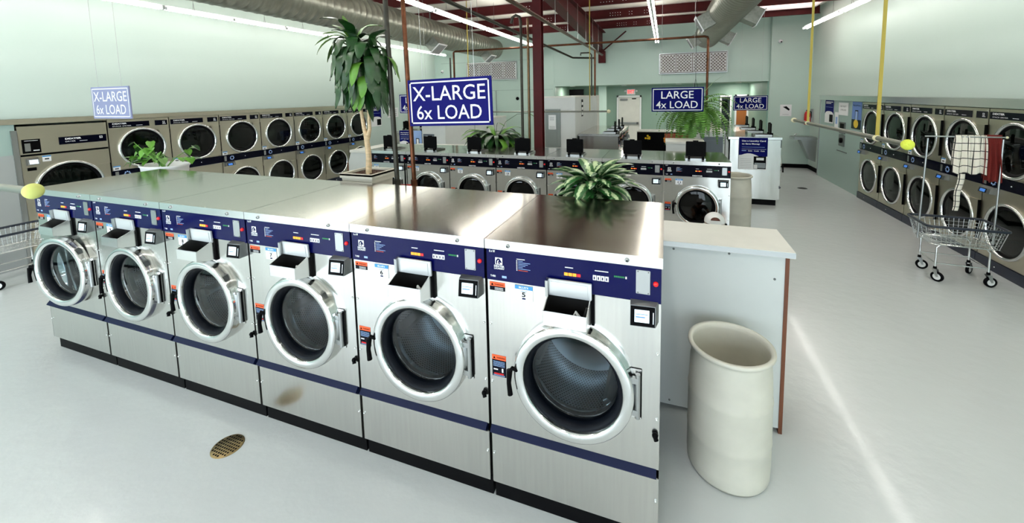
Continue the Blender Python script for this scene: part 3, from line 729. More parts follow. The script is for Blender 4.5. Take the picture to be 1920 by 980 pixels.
nth = ['first', 'second', 'third', 'fourth', 'fifth', 'sixth', 'seventh']
D0 = make_stack()
for i in range(7):
    lab = 'tall double-stacked dryer on the left wall, %s after the single big dryer' % nth[i]
    if i == 0: D0.location = (-7.58, 1.766, 0); D0.rotation_euler = (0, 0, PI/2); D0['label'] = lab
    else: dup(D0, (-7.58, 1.766+.7782*i, 0), PI/2, lab)
for i in range(5):
    dup(D0, (3.45, 7.489-.7782*i, 0), -PI/2, 'tall double-stacked dryer on the right wall, %s from the change machine panel' % nth[i], 'stacked dryers on the right wall')
# big single dryer at the near left
t = thing('single_dryer', 'large single tumble dryer at the near end of the left wall', 'dryer', (-7.58, .9, 0), PI/2)
W = .862
b = MB(); b.plate_hole(.003, W-.003, .12, 1.385, .43, .93, .32, 0, STEELW); b.box(.003, W-.003, 0, .05, 1.41, 1.70, STEELW); b.box(.003, W-.003, .01, .03, 1.385, 1.41, BLACK)
b.box(.003, .007, 0, .04, 0, 1.7, STEELW); b.box(.003, W-.003, 0, .05, 1.70, 1.765, STEELW); b.build('cabinet', t)
ddoor(t, .43, .93, .345, W)
b = MB(); b.box(.36, .845, -.006, 0, 1.50, 1.6, NAVYD); b.text('DEXTER', .42, .58, 1.56, 1.583, -.0075, WHITE, bold=.04); b.text('DRYER', .42, .52, 1.528, 1.543, -.0075, WHITE); b.quad(.56, .64, 1.53, 1.535, -.0075, WHITE)
horse(b, .77, 1.548, .032, -.0075, WHITE, NAVYD); b.build('name_panel', t)
b = MB(); b.box(.03, .19, -.006, 0, 1.425, 1.6, BLACK); b.quad(.05, .10, 1.45, 1.55, -.0075, SATIN); b.quad(.12, .175, 1.45, 1.462, -.0075, WHITE); b.quad(.05, .17, 1.58, 1.585, -.0075, WHITE); b.build('control_panel', t)
b = MB(); b.prism([(0, 1.27), (0, 1.365), (-.04, 1.35), (-.055, 1.28)], 'x', .045, .15, GREYMET); o = b.build('card_reader', t)
c = MB(); c.add([(.058,-.0555,1.288),(.135,-.0555,1.288),(.135,-.044,1.34),(.058,-.044,1.34)], [(0,1,2,3)], SCREEN); c.build('screen', o)
b = MB(); b.box(.05, .13, -.004, 0, 1.2, 1.24, BLACK); b.build('slot_plate', t)
b = MB(); b.box(.19, .27, -.004, 0, 1.30, 1.375, WHITE); b.quad(.19, .27, 1.36, 1.375, -.005, SKYB); b.quad(.21, .25, 1.325, 1.34, -.005, BLACK); b.build('tag_card', t)
b = MB(); b.box(.003, W-.003, -.01, .02, 0, .115, mat_toe); b.build('toe_panel', t)

# ------------------------------------------------------------------ bulkheads and partitions
t = thing('service_bulkhead', 'long white service bulkhead behind the front washers with a laminate ledge', 'counter', (0, 0, 0))
b = MB(); b.box(-5.5, .66, .915, 1.26, .03, 1.095, WPAINT)
for (xx, zz) in ((.06, 1.07), (.37, 1.075), (.61, .95), (.62, .22), (.05, .06)): b.ball((xx, .915, zz), .007, GREYMET, 6)
b.build('carcass', t)
b = MB(); b.box(-5.52, .70, .88, 1.30, 1.095, 1.13, OFFW); b.box(-4.8, .701, .879, .885, 1.097, 1.127, SATIN); b.build('ledge', t)
b = MB(); b.box(.66, .68, .91, 1.27, 0, 1.09, WOODB); b.build('end_strip', t)
b = MB(); b.box(.50, .56, .905, .915, .44, .47, YELLOW); b.build('yellow_clip', t)
def bulk(x0, x1, y0, y1, h, label, chamfer=0, dark=False):
    t = thing('service_bulkhead', label, 'partition', ((x0+x1)/2, (y0+y1)/2, 0)); a, c = (x1-x0)/2, (y1-y0)/2
    MB().box(-a, a, -c, c, 0, h-.03, WPAINT).build('carcass', t)
    MB().box(-a-.01, a+.01, -c-.01, c+.01, h-.03, h, OFFW).build('top_board', t)
    return t
t = thing('end_bulkhead', 'white end box at the left end of the second washer row', 'partition', (-4.645, 3.85, 0))
b = MB(); b.box(-.14, .165, -.37, .4, 0, 1.17, WPAINT); b.prism([(-.22, .95), (-.14, 1.17), (-.14, 0), (-.22, 0)], 'y', -.37, .4, WPAINT); b.build('carcass', t)
MB().box(-.15, .175, -.39, .42, 1.17, 1.21, OFFW).build('top_board', t); MB().box(-.22, -.20, -.378, -.371, 0, 1.0, WOODB).build('edge_strip', t)
t = bulk(-4.4, -2.35, 4.45, 4.85, 1.16, 'low white bulkhead behind the left half of the second row')
t = bulk(.02, .55, 4.75, 5.25, 1.30, 'low white box under the fern beside the far right island')
tC = bulk(.62, 1.02, 6.35, 9.4, 1.32, 'white bulkhead of the far right island with a copper pipe rising from it')
b = MB(); b.box(-.2, .17, -1.545, -1.53, .42, 1.22, GPANELD); b.box(-.09, .1, -1.555, -1.545, .55, 1.15, GPANELD, .003); b.build('access_panel', tC)
tC2 = thing('end_bulkhead', 'white sloping side piece right of the far right bulkhead', 'partition', (1.04, 6.4, 0))
b = MB(); b.prism([(0, 0), (.05, 0), (.05, 1.12), (.0, 1.25)], 'y', 0, .5, WPAINT); b.build('carcass', tC2)
tA = bulk(-5.36, -4.74, 6.4, 10.2, 1.40, 'white bulkhead of the far left island with a slate panel at its near end')
b = MB(); b.box(-.26, .02, -1.93, -1.912, .75, 1.18, GPANELD); b.quad(-.2, -.04, 1.13, 1.135, -1.935, WHITE); b.build('access_panel', tA)
b = MB(); b.box(.32, .325, -.4, -.385, 0, 1.3, GREYMET); b.build('seam_strip', tA)
tB = bulk(-2.47, -1.72, 6.4, 9.5, 2.0, 'tall white partition with a grey electrical panel door')
b = MB(); b.box(-.26, .07, -1.57, -1.555, .95, 1.74, GPANEL, .004); b.box(-.2, .0, -1.575, -1.57, 1.0, 1.7, GPANEL, .002); b.build('electrical_panel', tB)
b = MB(); b.box(-.18, -.02, -1.581, -1.579, 1.32, 1.62, WHITE)
for q in range(4): b.quad(-.15, -.06, 1.57-q*.02, 1.575-q*.02, -1.583, GREYMET)
for q in range(3): b.quad(-.16, -.04, 1.38-q*.02, 1.385-q*.02, -1.583, GREYMET)
b.build('notice', tB)
b = MB(); b.box(.372, .376, -.9, -.7, 1.55, 1.92, BLACK)
for q in range(3): b.box(.376, .378, -.88, -.72, 1.58+.11*q, 1.64+.11*q, WHITE)
b.build('black_white_card', tB)
b = MB(); b.box(.34, .38, 1.2, 1.6, 0, 1.97, OFFW); b.build('edge_post', tB)

# black folding counter with white top edge far right of the door, orange flowers
t = thing('display_counter', 'black counter with a white top edge and reddish wood panel by the exit door', 'counter', (-.15, 9.5, 0))
MB().box(-.55, .95, 0, .5, 0, 1.0, BLACK).build('body', t); MB().box(-.57, .97, -.02, .52, 1.0, 1.03, OFFW).build('top_board', t)
MB().box(.15, .85, -.03, 0, .72, .97, TERRA).build('wood_panel', t)
def flowers(x, y, z, m, label, n):
    b = MB()
    for q in range(n):
        a = random.random()*6.28; r = random.random()*.08; p = Vector((x+math.cos(a)*r, y, z+random.random()*.12))
        for j in range(5):
            an = j*1.257; b.ball(p+Vector((math.cos(an)*.016, -.004, math.sin(an)*.016)), .012, m, 4)
        b.ball(p+Vector((0, -.012, 0)), .008, YELLOW, 4)
    b.tube([(x, y+.02, z-.06), (x, y, z+.05)], .008, LEAFM, 5)
    tag(b.build('flower_bunch'), label, 'flowers')
flowers(-.42, 9.49, .82, YELLOW, 'yellow flower bunch on the black counter front', 5)
flowers(.02, 9.47, .72, mat('orange_petals', (226, 140, 60), .6), 'orange flower bunch beside the reddish wood panel', 8)

# ------------------------------------------------------------------ hanging signs
def sign(x0, x1, y, z0, z1, l1, l2, label, base, wires, roll=0, u=(.0, .0)):
    t = thing('hanging_sign', label, 'sign', ((x0+x1)/2, y, (z0+z1)/2)); t.rotation_euler = (0, roll, 0)
    a, h = (x1-x0)/2, (z1-z0)/2
    b = MB(); b.box(-a, a, -.006, .006, -h, h, base)
    i = .018; wd = .011; yy = -.0075
    b.quad(-a+i, a-i, h-i-wd, h-i, yy, WHITE); b.quad(-a+i, a-i, -h+i, -h+i+wd, yy, WHITE); b.quad(-a+i, -a+i+wd, -h+i, h-i, yy, WHITE); b.quad(a-i-wd, a-i, -h+i, h-i, yy, WHITE)
    (t1a, t1b), (t2a, t2b) = u
    b.text(l1, t1a*a, t1b*a, .08*h, .70*h, yy, WHITE, bold=.004); b.text(l2, t2a*a, t2b*a, -.72*h, -.12*h, yy, WHITE, bold=.004)
    b.build('board', t)
    c = MB()
    for s in (-.62, .62): c.tube([(s*a, 0, h), (s*a, 0, 4.075-(z0+z1)/2)], .0018, SATIN, 5)
    c.build('hanging_wire', t)
    return t
UX = ((-.88, .86), (-.80, .76)); UL = ((-.62, .62), (-.82, .78))
sign(-1.92, -1.20, 1.04, 1.818, 2.180, 'X-LARGE', '6x LOAD', 'dark blue X-LARGE 6x LOAD sign hanging in front of the copper pipe', SIGNBLUE, 1.85, math.radians(-1.2), UX)
sign(-6.34, -5.62, 1.1, 1.86, 2.225, 'X-LARGE', '6x LOAD', 'pale glare-washed X-LARGE 6x LOAD sign hanging near the left wall', SIGNGLARE, 1.8, 0, UX)
sign(-.20, .538, 4.9, 1.745, 2.112, 'LARGE', '4x LOAD', 'dark blue LARGE 4x LOAD sign hanging in front of the fern', SIGNBLUE2, 1.9, 0, UL)
sign(1.56, 2.29, 9.3, 1.57, 1.92, 'LARGE', '4x LOAD', 'small distant LARGE 4x LOAD sign hanging at the right near the recess', SIGNBLUE2, 2.1, 0, UL)
sign(-4.84, -4.1, 4.9, 1.735, 2.09, 'LARGE', '4x LOAD', 'LARGE 4x LOAD sign mostly hidden behind the bigger sign and pipes', SIGNBLUE, 1.9, 0, UL)

# ------------------------------------------------------------------ pipes
def pipe(name, pts, r, m, label, extra=None, n=10):
    b = MB(); b.tube(pts, r, m, n)
    if extra: extra(b)
    return tag(b.build(name), label, 'pipe')
def coup(p, r, m): return lambda b: [b.tube([(q[0], q[1], q[2]-.03), (q[0], q[1], q[2]+.03)], r, m, 10) for q in p]
pipe('iron_pipe', [(-2.125, 1.12, 1.13), (-2.19, 1.12, 4.06)], .021, IRON, 'dark iron pipe rising from the front bulkhead beside the planter', coup([(-2.13, 1.12, 1.32)], .03, IRON))
pipe('copper_pipe', [(-1.985, 1.16, 1.13), (-2.05, 1.16, 4.06)], .019, COPPER, 'copper pipe rising from the front bulkhead behind the big sign', coup([(-1.99, 1.16, 1.32)], .028, COPPER))
b = MB(); b.tube([(-2.12, 1.12, 1.30), (-1.985, 1.16, 1.30)], .009, REDP, 8); b.tube([(-2.055, 1.13, 1.30), (-2.055, 1.13, 1.5)], .006, BLACK, 8); b.box(-2.1, -2.01, 1.1, 1.11, 1.29, 1.31, BLACK)
tag(b.build('pipe_clamp'), 'small clamp joining the iron and copper pipes at the ledge', 'clamp')
pipe('iron_pipe', [(-2.17, 4.45, 0), (-2.17, 4.45, 3.2), (-2.19, 4.45, 3.27), (-2.25, 4.45, 3.3), (-2.31, 4.45, 3.27), (-2.33, 4.45, 3.18)], .022, IRON, 'dark vertical pipe with a bent top left of the maroon column')
pipe('copper_pipe', [(-2.07, 4.5, 0), (-2.07, 4.5, 3.25)], .02, BRASSY, 'tarnished copper pipe standing against the maroon column')
pipe('copper_pipe', [(-1.70, 0, 3.12), (-1.70, 10.0, 3.12)], .022, BRASSY, 'long copper water main under the rafter')
pipe('copper_pipe', [(-1.62, 0, 3.09), (-1.62, 9.6, 3.09)], .014, COPPER, 'thin copper line running beside the water main')
pipe('iron_pipe', [(-2.33, 0, 3.15), (-2.33, 9.0, 3.0), (-1.75, 9.2, 2.98)], .024, IRON, 'long dark gas main left of the copper main')
pipe('iron_pipe', [(-1.47, 6.9, 2.0), (-1.47, 6.9, 2.85), (-1.51, 6.9, 2.9), (-1.7, 6.9, 2.9), (-1.7, 6.9, 2.85)], .016, IRON, 'thin black pipe dropping behind the tall partition')
pipe('copper_pipe', [(-1.40, 6.9, 2.0), (-1.40, 6.9, 2.95)], .02, COPPER, 'copper pipe dropping behind the tall partition beside the black one')
pipe('copper_pipe', [(-4.95, 7.3, 1.4), (-4.95, 7.3, 3.12), (-4.9, 7.3, 3.14), (-1.5, 7.3, 3.14), (.72, 7.3, 3.14), (.78, 7.3, 3.12), (.79, 7.3, 3.08), (.79, 7.3, 1.32)], .024, COPPER, 'copper pipe crossing the room high up and dropping at both far islands')
pipe('iron_pipe', [(-5.08, 7.35, 1.4), (-5.08, 7.35, 3.0)], .02, IRON, 'dark pipe standing on the far left island')
b = MB()
for q in range(6): b.tube([(-1.70, 4.8+q*.9, 3.13), (-1.70, 4.8+q*.9, 3.86)], .005, SATIN, 5); b.tube([(-1.62, 4.8+q*.9, 3.095), (-1.70, 4.8+q*.9, 3.15)], .005, SATIN, 5)
tag(b.build('pipe_hanger_rods'), 'thin threaded rods carrying the copper mains from the roof', 'hanger')

# clothes rods on straps
t = thing('hanging_rod', 'long grey clothes rod on yellow straps in the right aisle', 'rod', (1.394, 1.42, 1.695))
b = MB(); b.tube([(0, 0, 0), (0, 2.3, 0)], .0165, RODM, 14); b.build('rod', t)
b = MB(); b.ball((0, -.02, 0), .033, TENNIS, 14); b.build('tennis_ball', t)
b = MB(); b.lathe([(.001, -.02), (.026, -.02), (.028, .0), (.026, .025), (.001, .025)], CREAMB, 16, Matrix.Translation((0, 2.3, 0)) @ RX); b.build('end_cap', t)
for yy in (.36, 1.82):
    b = MB(); b.box(-.010, .010, yy-.004, yy+.004, .0165, 2.37, STRAP); b.tube([(0, yy-.015, 0), (0, yy+.015, 0)], .0215, CREAMB, 12); b.build('strap', t)
t = thing('hanging_rod', 'grey clothes rod at the left picture edge with a pale yellow tennis ball end', 'rod', (-2.53, -.81, 1.676))
b = MB(); b.tube([(0, 0, 0), (-2.2, 0, 0)], .0165, RODM, 14); b.build('rod', t)
b = MB(); b.ball((.015, 0, 0), .033, mat('faded_tennis_felt', (204, 208, 120), .9), 14); b.build('tennis_ball', t)
b = MB(); b.box(-1.9-.004, -1.9+.004, -.01, .01, .0165, 2.39, STRAP); b.build('strap', t)
t = thing('hanging_rod', 'thin distant clothes rod beside the tall white partition with a pale ball end', 'rod', (-1.25, 6.1, 1.7))
b = MB(); b.tube([(.22, 0, 0), (-3.0, 0, 0)], .0165, RODM, 10); b.build('rod', t)
b = MB(); b.ball((.24, 0, 0), .037, CREAMB, 10); b.build('end_ball', t)
for xx in (-.12, -2.7):
    b = MB(); b.box(xx-.008, xx+.008, -.004, .004, 0, 2.35, STRAP); b.build('strap', t)

# ------------------------------------------------------------------ barrels
def barrel(x, y, s, h, label):
    t = thing('plastic_barrel', label, 'barrel', (x, y, 0)); b = MB(); r = .205*s
    pr = [(.001, .012), (r*.88, .012), (r*.93, .0), (r*.985, .02), (r*1.0, .08)]
    pr += [(r, h*.3), (r*1.012, h*.31), (r, h*.33), (r*.995, h*.62), (r*1.008, h*.635), (r*.99, h*.65), (r*.96, h*.86), (r*.925, h*.94), (r*.925, h*.965)]
    pr += [(r*.98, h*.968), (r*1.0, h*.985), (r*.97, h), (r*.915, h*.998), (r*.905, h*.96), (r*.94, h*.84), (r*.975, h*.6), (r*.975, h*.1), (.001, .03)]
    b.lathe(pr, PLASTW, 56); b.build('shell', t)
    b = MB(); b.lathe([(r*.985, h*.972), (r*1.03, h*.985), (r*1.02, h*1.004), (r*.93, h*1.004), (r*.91, h*.985)], PLASTW, 56); b.build('rim', t)
barrel(.345, .60, 1.0, .70, 'white plastic drum standing open by the end of the front washers')
barrel(.99, 4.95, 1.12, .80, 'second white plastic drum further back beside washer 11')

# ------------------------------------------------------------------ laundry carts
def make_cart(label, loc, rz):
    t = thing('laundry_cart', label, 'cart', loc, rz, 'wire laundry carts')
    L, Wd, zr, zb_ = .315, .235, .60, .40
    def rr(l, w_, z, n=6, rad=.05):
        pts = []
        for (cx, cy, a0) in ((l-rad, w_-rad, 0), (-l+rad, w_-rad, 90), (-l+rad, -w_+rad, 180), (l-rad, -w_+rad, 270)):
            for q in range(n+1):
                a = math.radians(a0+90*q/n); pts.append((cx+rad*math.cos(a), cy+rad*math.sin(a), z))
        return pts + [pts[0]]
    b = MB(); b.tube(rr(L, Wd, zr), .014, mat_bump, 8, cap=False); b.build('bumper_rail', t)
    b = MB()
    for q in range(1, 5):
        f = q/5; b.tube(rr(L*(1-.14*f)-.008, Wd*(1-.14*f)-.008, zr-(zr-zb_)*f), .0022, CHROME, 5, cap=False)
    b.tube(rr(L*.86-.008, Wd*.86-.008, zb_), .004, CHROME, 5, cap=False)
    top = rr(L-.008, Wd-.008, zr, 3, .04); bot = rr(L*.86-.008, Wd*.86-.008, zb_, 3, .04)
    for sx in (-1, 1):
        for q in range(-5, 6):
            f = q/5.5
            b.tube([(sx*(L-.01), f*Wd, zr), (sx*(L*.86-.01), f*Wd*.86, zb_)], .0018, CHROME, 4)
    for sy in (-1, 1):
        for q in range(-7, 8):
            f = q/7.5
            b.tube([(f*L, sy*(Wd-.01), zr), (f*L*.86, sy*(Wd*.86-.01), zb_)], .0018, CHROME, 4)
    for q in range(-7, 8): b.tube([(q/7.5*L*.86, -Wd*.85, zb_), (q/7.5*L*.86, Wd*.85, zb_)], .0018, CHROME, 4)
    for q in range(-5, 6): b.tube([(-L*.85, q/5.5*Wd*.86, zb_), (L*.85, q/5.5*Wd*.86, zb_)], .0018, CHROME, 4)
    b.build('wire_basket', t)
    b = MB(); wx, wy = .205, .165
    for sy in (-1, 1):
        b.tube([(-wx, sy*wy, .14), (-wx, sy*wy, .36), (-wx+.03, sy*wy, .395), (wx-.03, sy*wy, .395), (wx, sy*wy, .36), (wx, sy*wy, .14)], .009, CHROME, 8)
        b.tube([(-wx, sy*wy, .19), (wx, sy*wy, .19)], .007, CHROME, 8)
    for sx in (-1, 1): b.tube([(sx*wx, -wy, .19), (sx*wx, wy, .19)], .007, CHROME, 8)
    b.build('frame', t)
    for sx in (-1, 1):
        for sy in (-1, 1):
            c = MB(); x, y = sx*wx, sy*wy; yaw = Matrix.Translation((x, y, 0)) @ Matrix.Rotation(.5*sx+.3*sy, 4, 'Z')
            c.lathe([(.001, .155), (.014, .155), (.016, .13), (.001, .13)], BLACK, 12, Matrix.Translation((x, y, 0)))
            for s in (-1, 1): c.prism([(-.02, .13), (.02, .13), (.035, .055), (.02, .05)], 'y', s*.018-.002, s*.018+.002, SATIN, T=yaw)
            TT = yaw @ Matrix.Translation((.022, 0, .052)) @ RX
            c.lathe([(.001, -.009), (.03, -.009), (.036, -.013), (.052, -.011), (.052, .011), (.036, .013), (.03, .009), (.001, .009)], RUBBER, 24, TT)
            c.lathe([(.001, -.011), (.033, -.011)], LAMPH, 20, TT); c.lathe([(.033, .011), (.001, .011)], LAMPH, 20, TT)
            c.build('caster', t)
    return t
mat_bump = mat('blue_black_bumper', (20, 30, 44), 0.45)
ct = make_cart('wire laundry cart with hanging bar in the right aisle carrying draped clothes', (2.93, 3.80, 0), math.radians(-4))
b = MB(); b.tube([(-.30, .0, .40), (-.275, .0, 1.50)], .010, SATIN, 8); b.tube([(.30, .0, .40), (.305, .0, 1.50)], .010, SATIN, 8); b.tube([(-.30, 0, 1.52), (.33, 0, 1.52)], .008, SATIN, 8)
b.ball((.33, 0, 1.52), .013, CREAMB, 8); b.build('hanging_bar', ct)
make_cart('wire laundry cart at the left picture edge in front of the single dryer', (-7.1, .58, 0), PI/2)
def cloth(name, x0, x1, y, ztop, zf, zb, m, label, cat, seed, taper=0, tilt=0, wav=.014):
    rnd = random.Random(seed); nx, nz = 30, 44; vs = []; fs = []; uv = []
    tot = (ztop-zf)+(ztop-zb)
    for j in range(nz+1):
        sdist = j/nz*tot
        for i in range(nx+1):
            u = i/nx
            if sdist < ztop-zf: z = zf+sdist; side = -1
            else: z = ztop-(sdist-(ztop-zf)); side = 1
            k = min(1, (ztop-z)/.04); rad = .011+.004*k
            yy = y + side*rad*k + wav*math.sin(u*21+seed)*min(1, (ztop-z)*4)+.006*math.sin(u*47+z*13+seed)*k
            hem = (ztop-z)/max(ztop-zf, .01)
            x = x0+(x1-x0)*u + (tilt*hem*(u-.2)) - taper*hem*(u-.5)
            z2 = z + .012*math.sin(u*15+seed)*hem*hem
            vs.append((x, yy, z2 + (.012*math.sqrt(max(0, 1-k)) if True else 0)))
    for j in range(nz):
        for i in range(nx):
            a = j*(nx+1)+i; fs.append((a, a+1, a+nx+2, a+nx+1)); uv.append([(i/nx, j/nz), ((i+1)/nx, j/nz), ((i+1)/nx, (j+1)/nz), (i/nx, (j+1)/nz)])
    b = MB(); b.add(vs, fs, m, True, uv); o = b.build(name); tag(o, label, cat)
    md = o.modifiers.new('thickness', 'SOLIDIFY'); md.thickness = .004; return o
cloth('plaid_shirt', 2.865, 3.115, 3.80, 1.535, 1.13, 1.22, PLAID, 'cream shirt with a black window-pane check draped over the cart bar', 'clothing', 2, tilt=.02, wav=.016)
b = MB(); pts = []
for q in range(13):
    f = q/12; pts.append((2.93-.03*f+.006*math.sin(9*f), 3.775, 1.14-.40*f))
vs = []; fs = []; uv = []
for q, p in enumerate(pts):
    for k in range(9):
        a = PI*2*k/8; vs.append((p[0]+(.030-.006*q/12)*math.cos(a), p[1]+.014*math.sin(a), p[2]))
for q in range(12):
    for k in range(8): fs.append((q*9+k, q*9+k+1, q*9+k+10, q*9+k+9)); uv.append([(k/24, q/16), ((k+1)/24, q/16), ((k+1)/24, (q+1)/16), (k/24, (q+1)/16)])
b.add(vs, fs, PLAID, True, uv); so = b.build('shirt_sleeve')
so.parent = bpy.data.objects['plaid_shirt']
cloth('red_garment', 3.10, 3.235, 3.80, 1.533, 1.06, 1.1, REDCL, 'rust red garment hanging over the right end of the cart bar', 'clothing', 5, tilt=.05, taper=.03, wav=.02)

# ------------------------------------------------------------------ plants
def leaf(b, p, az, el, L, w, droop, m, n=7, fold=.25, wave=0.0, tipf=.9):
    p = Vector(p); d = Vector((math.cos(az)*math.cos(el), math.sin(az)*math.cos(el), math.sin(el))); side = Vector((-math.sin(az), math.cos(az), 0))
    vs = []; uv = []; fs = []; step = L/n
    for i in range(n+1):
        f = i/n; ww = w*(math.sin(PI*min(1, f*tipf+.06))**.75)*(1 if f < 1 else .05)
        up = d.cross(side)*-1; up = side.cross(d)
        s2 = side*(1) 
        c = up*(fold*ww) + up*wave*math.sin(f*11)*w
        vs += [p - s2*ww + c*-1*-1, p + Vector((0,0,0)), p + s2*ww + c]
        el2 = -droop/n
        # rotate d downwards in the vertical plane
        h = math.sqrt(max(1e-9, d.x*d.x+d.y*d.y)); e = math.atan2(d.z, h) + el2
        e = max(e, -1.5)
        d = Vector((math.cos(az)*math.cos(e), math.sin(az)*math.cos(e), math.sin(e)))
        p = p + d*step
    for i in range(n):
        for k in (0, 1):
            fs.append((i*3+k, i*3+k+1, i*3+k+4, i*3+k+3)); u0, u1 = k*.5, k*.5+.5
            uv.append([(u0, i/n), (u1, i/n), (u1, (i+1)/n), (u0, (i+1)/n)])
    b.add(vs, fs, m, True, uv)
rnd = random.Random(11)
# dracaena
t = thing('potted_dracaena', 'tall dracaena with two pale canes and drooping dark leaves in a cream square planter', 'plant', (-2.40, 1.10, 1.13))
b = MB()
for (s0, s1, z0, z1) in ((.125, .135, 0, .21), (.15, .155, .21, .25), (.165, .165, .25, .285)):
    b.add([(-s0,-s0,z0),(s0,-s0,z0),(s0,s0,z0),(-s0,s0,z0),(-s1,-s1,z1),(s1,-s1,z1),(s1,s1,z1),(-s1,s1,z1)], [(0,3,2,1),(0,1,5,4),(1,2,6,5),(2,3,7,6),(3,0,4,7)]+([(4,5,6,7)] if z1 < .28 else []), POTW)
for (x0, x1, y0, y1) in ((-.165, .165, -.165, -.14), (-.165, .165, .14, .165), (-.165, -.14, -.14, .14), (.14, .165, -.14, .14)): b.box(x0, x1, y0, y1, .27, .287, POTW)
b.build('planter', t)
b = MB(); b.box(-.145, .145, -.145, .145, .255, .265, SOIL)
for q in range(40): b.ball((rnd.uniform(-.11, .11), rnd.uniform(-.11, .11), .266), rnd.uniform(.006, .014), SOIL, 4)
b.build('soil', t)
b = MB()
b.tube([(.02, -.03, .26), (.03, -.03, .42), (.02, -.03, .55), (.025, -.03, .60)], .022, BARK, 12, rs=[.026, .023, .022, .03])
b.tube([(.02, -.03, .58), (-.005, -.03, .66), (-.02, -.03, .78), (-.045, -.03, .92), (-.05, -.03, 1.2)], .015, BARK, 10, rs=[.022, .016, .014, .014, .012])
b.tube([(.03, -.03, .58), (.055, -.03, .65), (.055, -.03, .75), (.06, -.03, .92), (.07, -.03, 1.2)], .015, BARK, 10, rs=[.02, .015, .013, .013, .012])
b.build('cane', t)
b = MB()
for (cx, n0, zt) in ((-.05, 60, 1.40), (.08, 48, 1.32)):
    for q in range(n0):
        f = q/n0; az = q*2.4+rnd.uniform(-.2, .2); z = 1.02+(zt-1.02)*f
        L = rnd.uniform(.28, .42); el = .2+1.0*f
        leaf(b, (cx+.01*math.cos(az), -.03+.01*math.sin(az), z), az, el+.35, L, rnd.uniform(.036, .05), rnd.uniform(3.2, 4.2) if f < .93 else 1.8, LEAFD if rnd.random() < .88 else LEAFM, 10, .22, .15)
for q in range(5): leaf(b, (-.07, -.03, 1.38), 2.6+q*.3, 1.2-.1*q, .36, .026, .7+.35*q, LEAFM, 8, .3, .1)
b.build('foliage', t)
# variegated dieffenbachia in front of the second row
t = thing('potted_variegated_plant', 'bushy plant with cream-splashed green leaves behind the nearest washer', 'plant', (-.47, 1.10, 1.13))
b = MB(); b.lathe([(.001, 0), (.09, 0), (.12, .16), (.128, .17), (.128, .185), (.115, .185), (.11, .15), (.001, .15)], mat('dark_green_pot', (30, 44, 32), .4), 32); b.build('pot', t)
b = MB()
for q in range(130):
    az = rnd.uniform(0, 6.28); f = rnd.random(); el = .2+1.1*f
    leaf(b, (.09*math.cos(az)*(1-f*.6), .07*math.sin(az)*(1-f*.6), .12+.20*f), az, el, rnd.uniform(.24, .34)*(1-.10*f), rnd.uniform(.040, .054), rnd.uniform(1.2, 2.3)*(1.3-f*.5), LEAFV, 8, .2)
leaf(b, (-.1, -.08, .2), 4.4, .2, .14, .02, 1.6, LEAFY, 6)
b.build('foliage', t)
# pothos in white bowl
t = thing('potted_pothos', 'trailing heart-leaved plant in a white bowl behind the left washers', 'plant', (-5.12, 1.1, 1.13)); 
t.location = (-5.14, 1.10, 1.13)
b = MB(); b.lathe([(.001, 0), (.14, 0), (.17, .1), (.18, .21), (.19, .22), (.19, .235), (.17, .235), (.15, .16), (.001, .16)], POTWH, 40, sx=1.5); b.build('pot', t)
b = MB()
def heart(b, p, az, el, s, m):
    c = Vector(p); d = Vector((math.cos(az)*math.cos(el), math.sin(az)*math.cos(el), math.sin(el))); sd = Vector((-math.sin(az), math.cos(az), 0)); up = sd.cross(d)
    pr = [(0, 0), (.35, -.12), (.55, .15), (.45, .55), (0, 1.15), (-.45, .55), (-.55, .15), (-.35, -.12)]
    vs = [c+up*.0] + [c + sd*x*s + d*y*s + up*(-abs(x)*.25*s) for x, y in pr]
    b.add([c + d*.4*s] + vs[1:], [(0, i, i % 8+1) for i in range(1, 9)], m, False)
for q in range(17):
    az = rnd.uniform(0, 6.28); r1 = rnd.uniform(.2, .42) ; z1 = rnd.uniform(.2, .5)
    pts = [(0, 0, .18), (.16*math.cos(az), .08*math.sin(az), .31), (r1*math.cos(az)*1.5, r1*.5*math.sin(az), z1-.0)]
    b.tube(pts, .004, LEAFP, 5)
    for k in range(4):
        f = .45+.18*k; px = pts[1][0]+(pts[2][0]-pts[1][0])*f; py = pts[1][1]+(pts[2][1]-pts[1][1])*f; pz = pts[1][2]+(pts[2][2]-pts[1][2])*f
        heart(b, (px, py, pz), az+rnd.uniform(-1, 1), rnd.uniform(-1.2, .3), rnd.uniform(.05, .085), LEAFP if rnd.random() < .8 else LEAFD)
for q in range(7): heart(b, (.1+rnd.uniform(-.08, .1), -.21, .12+rnd.uniform(-.04, .06)), -1.6+rnd.uniform(-.6, .6), -.7, .07, LEAFY)
b.build('foliage', t)
# peace lily
t = thing('potted_peace_lily', 'dark leafy plant with arching stems behind the middle of the second row', 'plant', (-2.72, 4.62, 1.16))
b = MB(); b.lathe([(.001, 0), (.12, 0), (.16, .12), (.16, .14), (.14, .14), (.001, .1)], BLACK, 32); b.build('pot', t)
b = MB()
for q in range(110):
    az = rnd.uniform(0, 6.28); f = rnd.random(); el = .5+.8*f
    leaf(b, (.04*math.cos(az), .04*math.sin(az), .12), az, el, rnd.uniform(.42, .68), rnd.uniform(.035, .06), rnd.uniform(1.6, 2.6), LEAFD if rnd.random() < .7 else LEAFM, 8, .15)
for (dx, dz) in ((.62, .58), (-.5, .3), (-.35, .2), (-.08, .5), (.05, .42)):
    b.tube([(0, 0, .1), (dx*.3, 0, dz*.75), (dx*.65, 0, dz*.98), (dx, 0, dz)], .004, LEAFD, 5)
    leaf(b, (dx*.93, 0, dz), 0 if dx > 0 else PI, .1, .16, .03, 1.0, LEAFM, 6)
b.build('foliage', t)
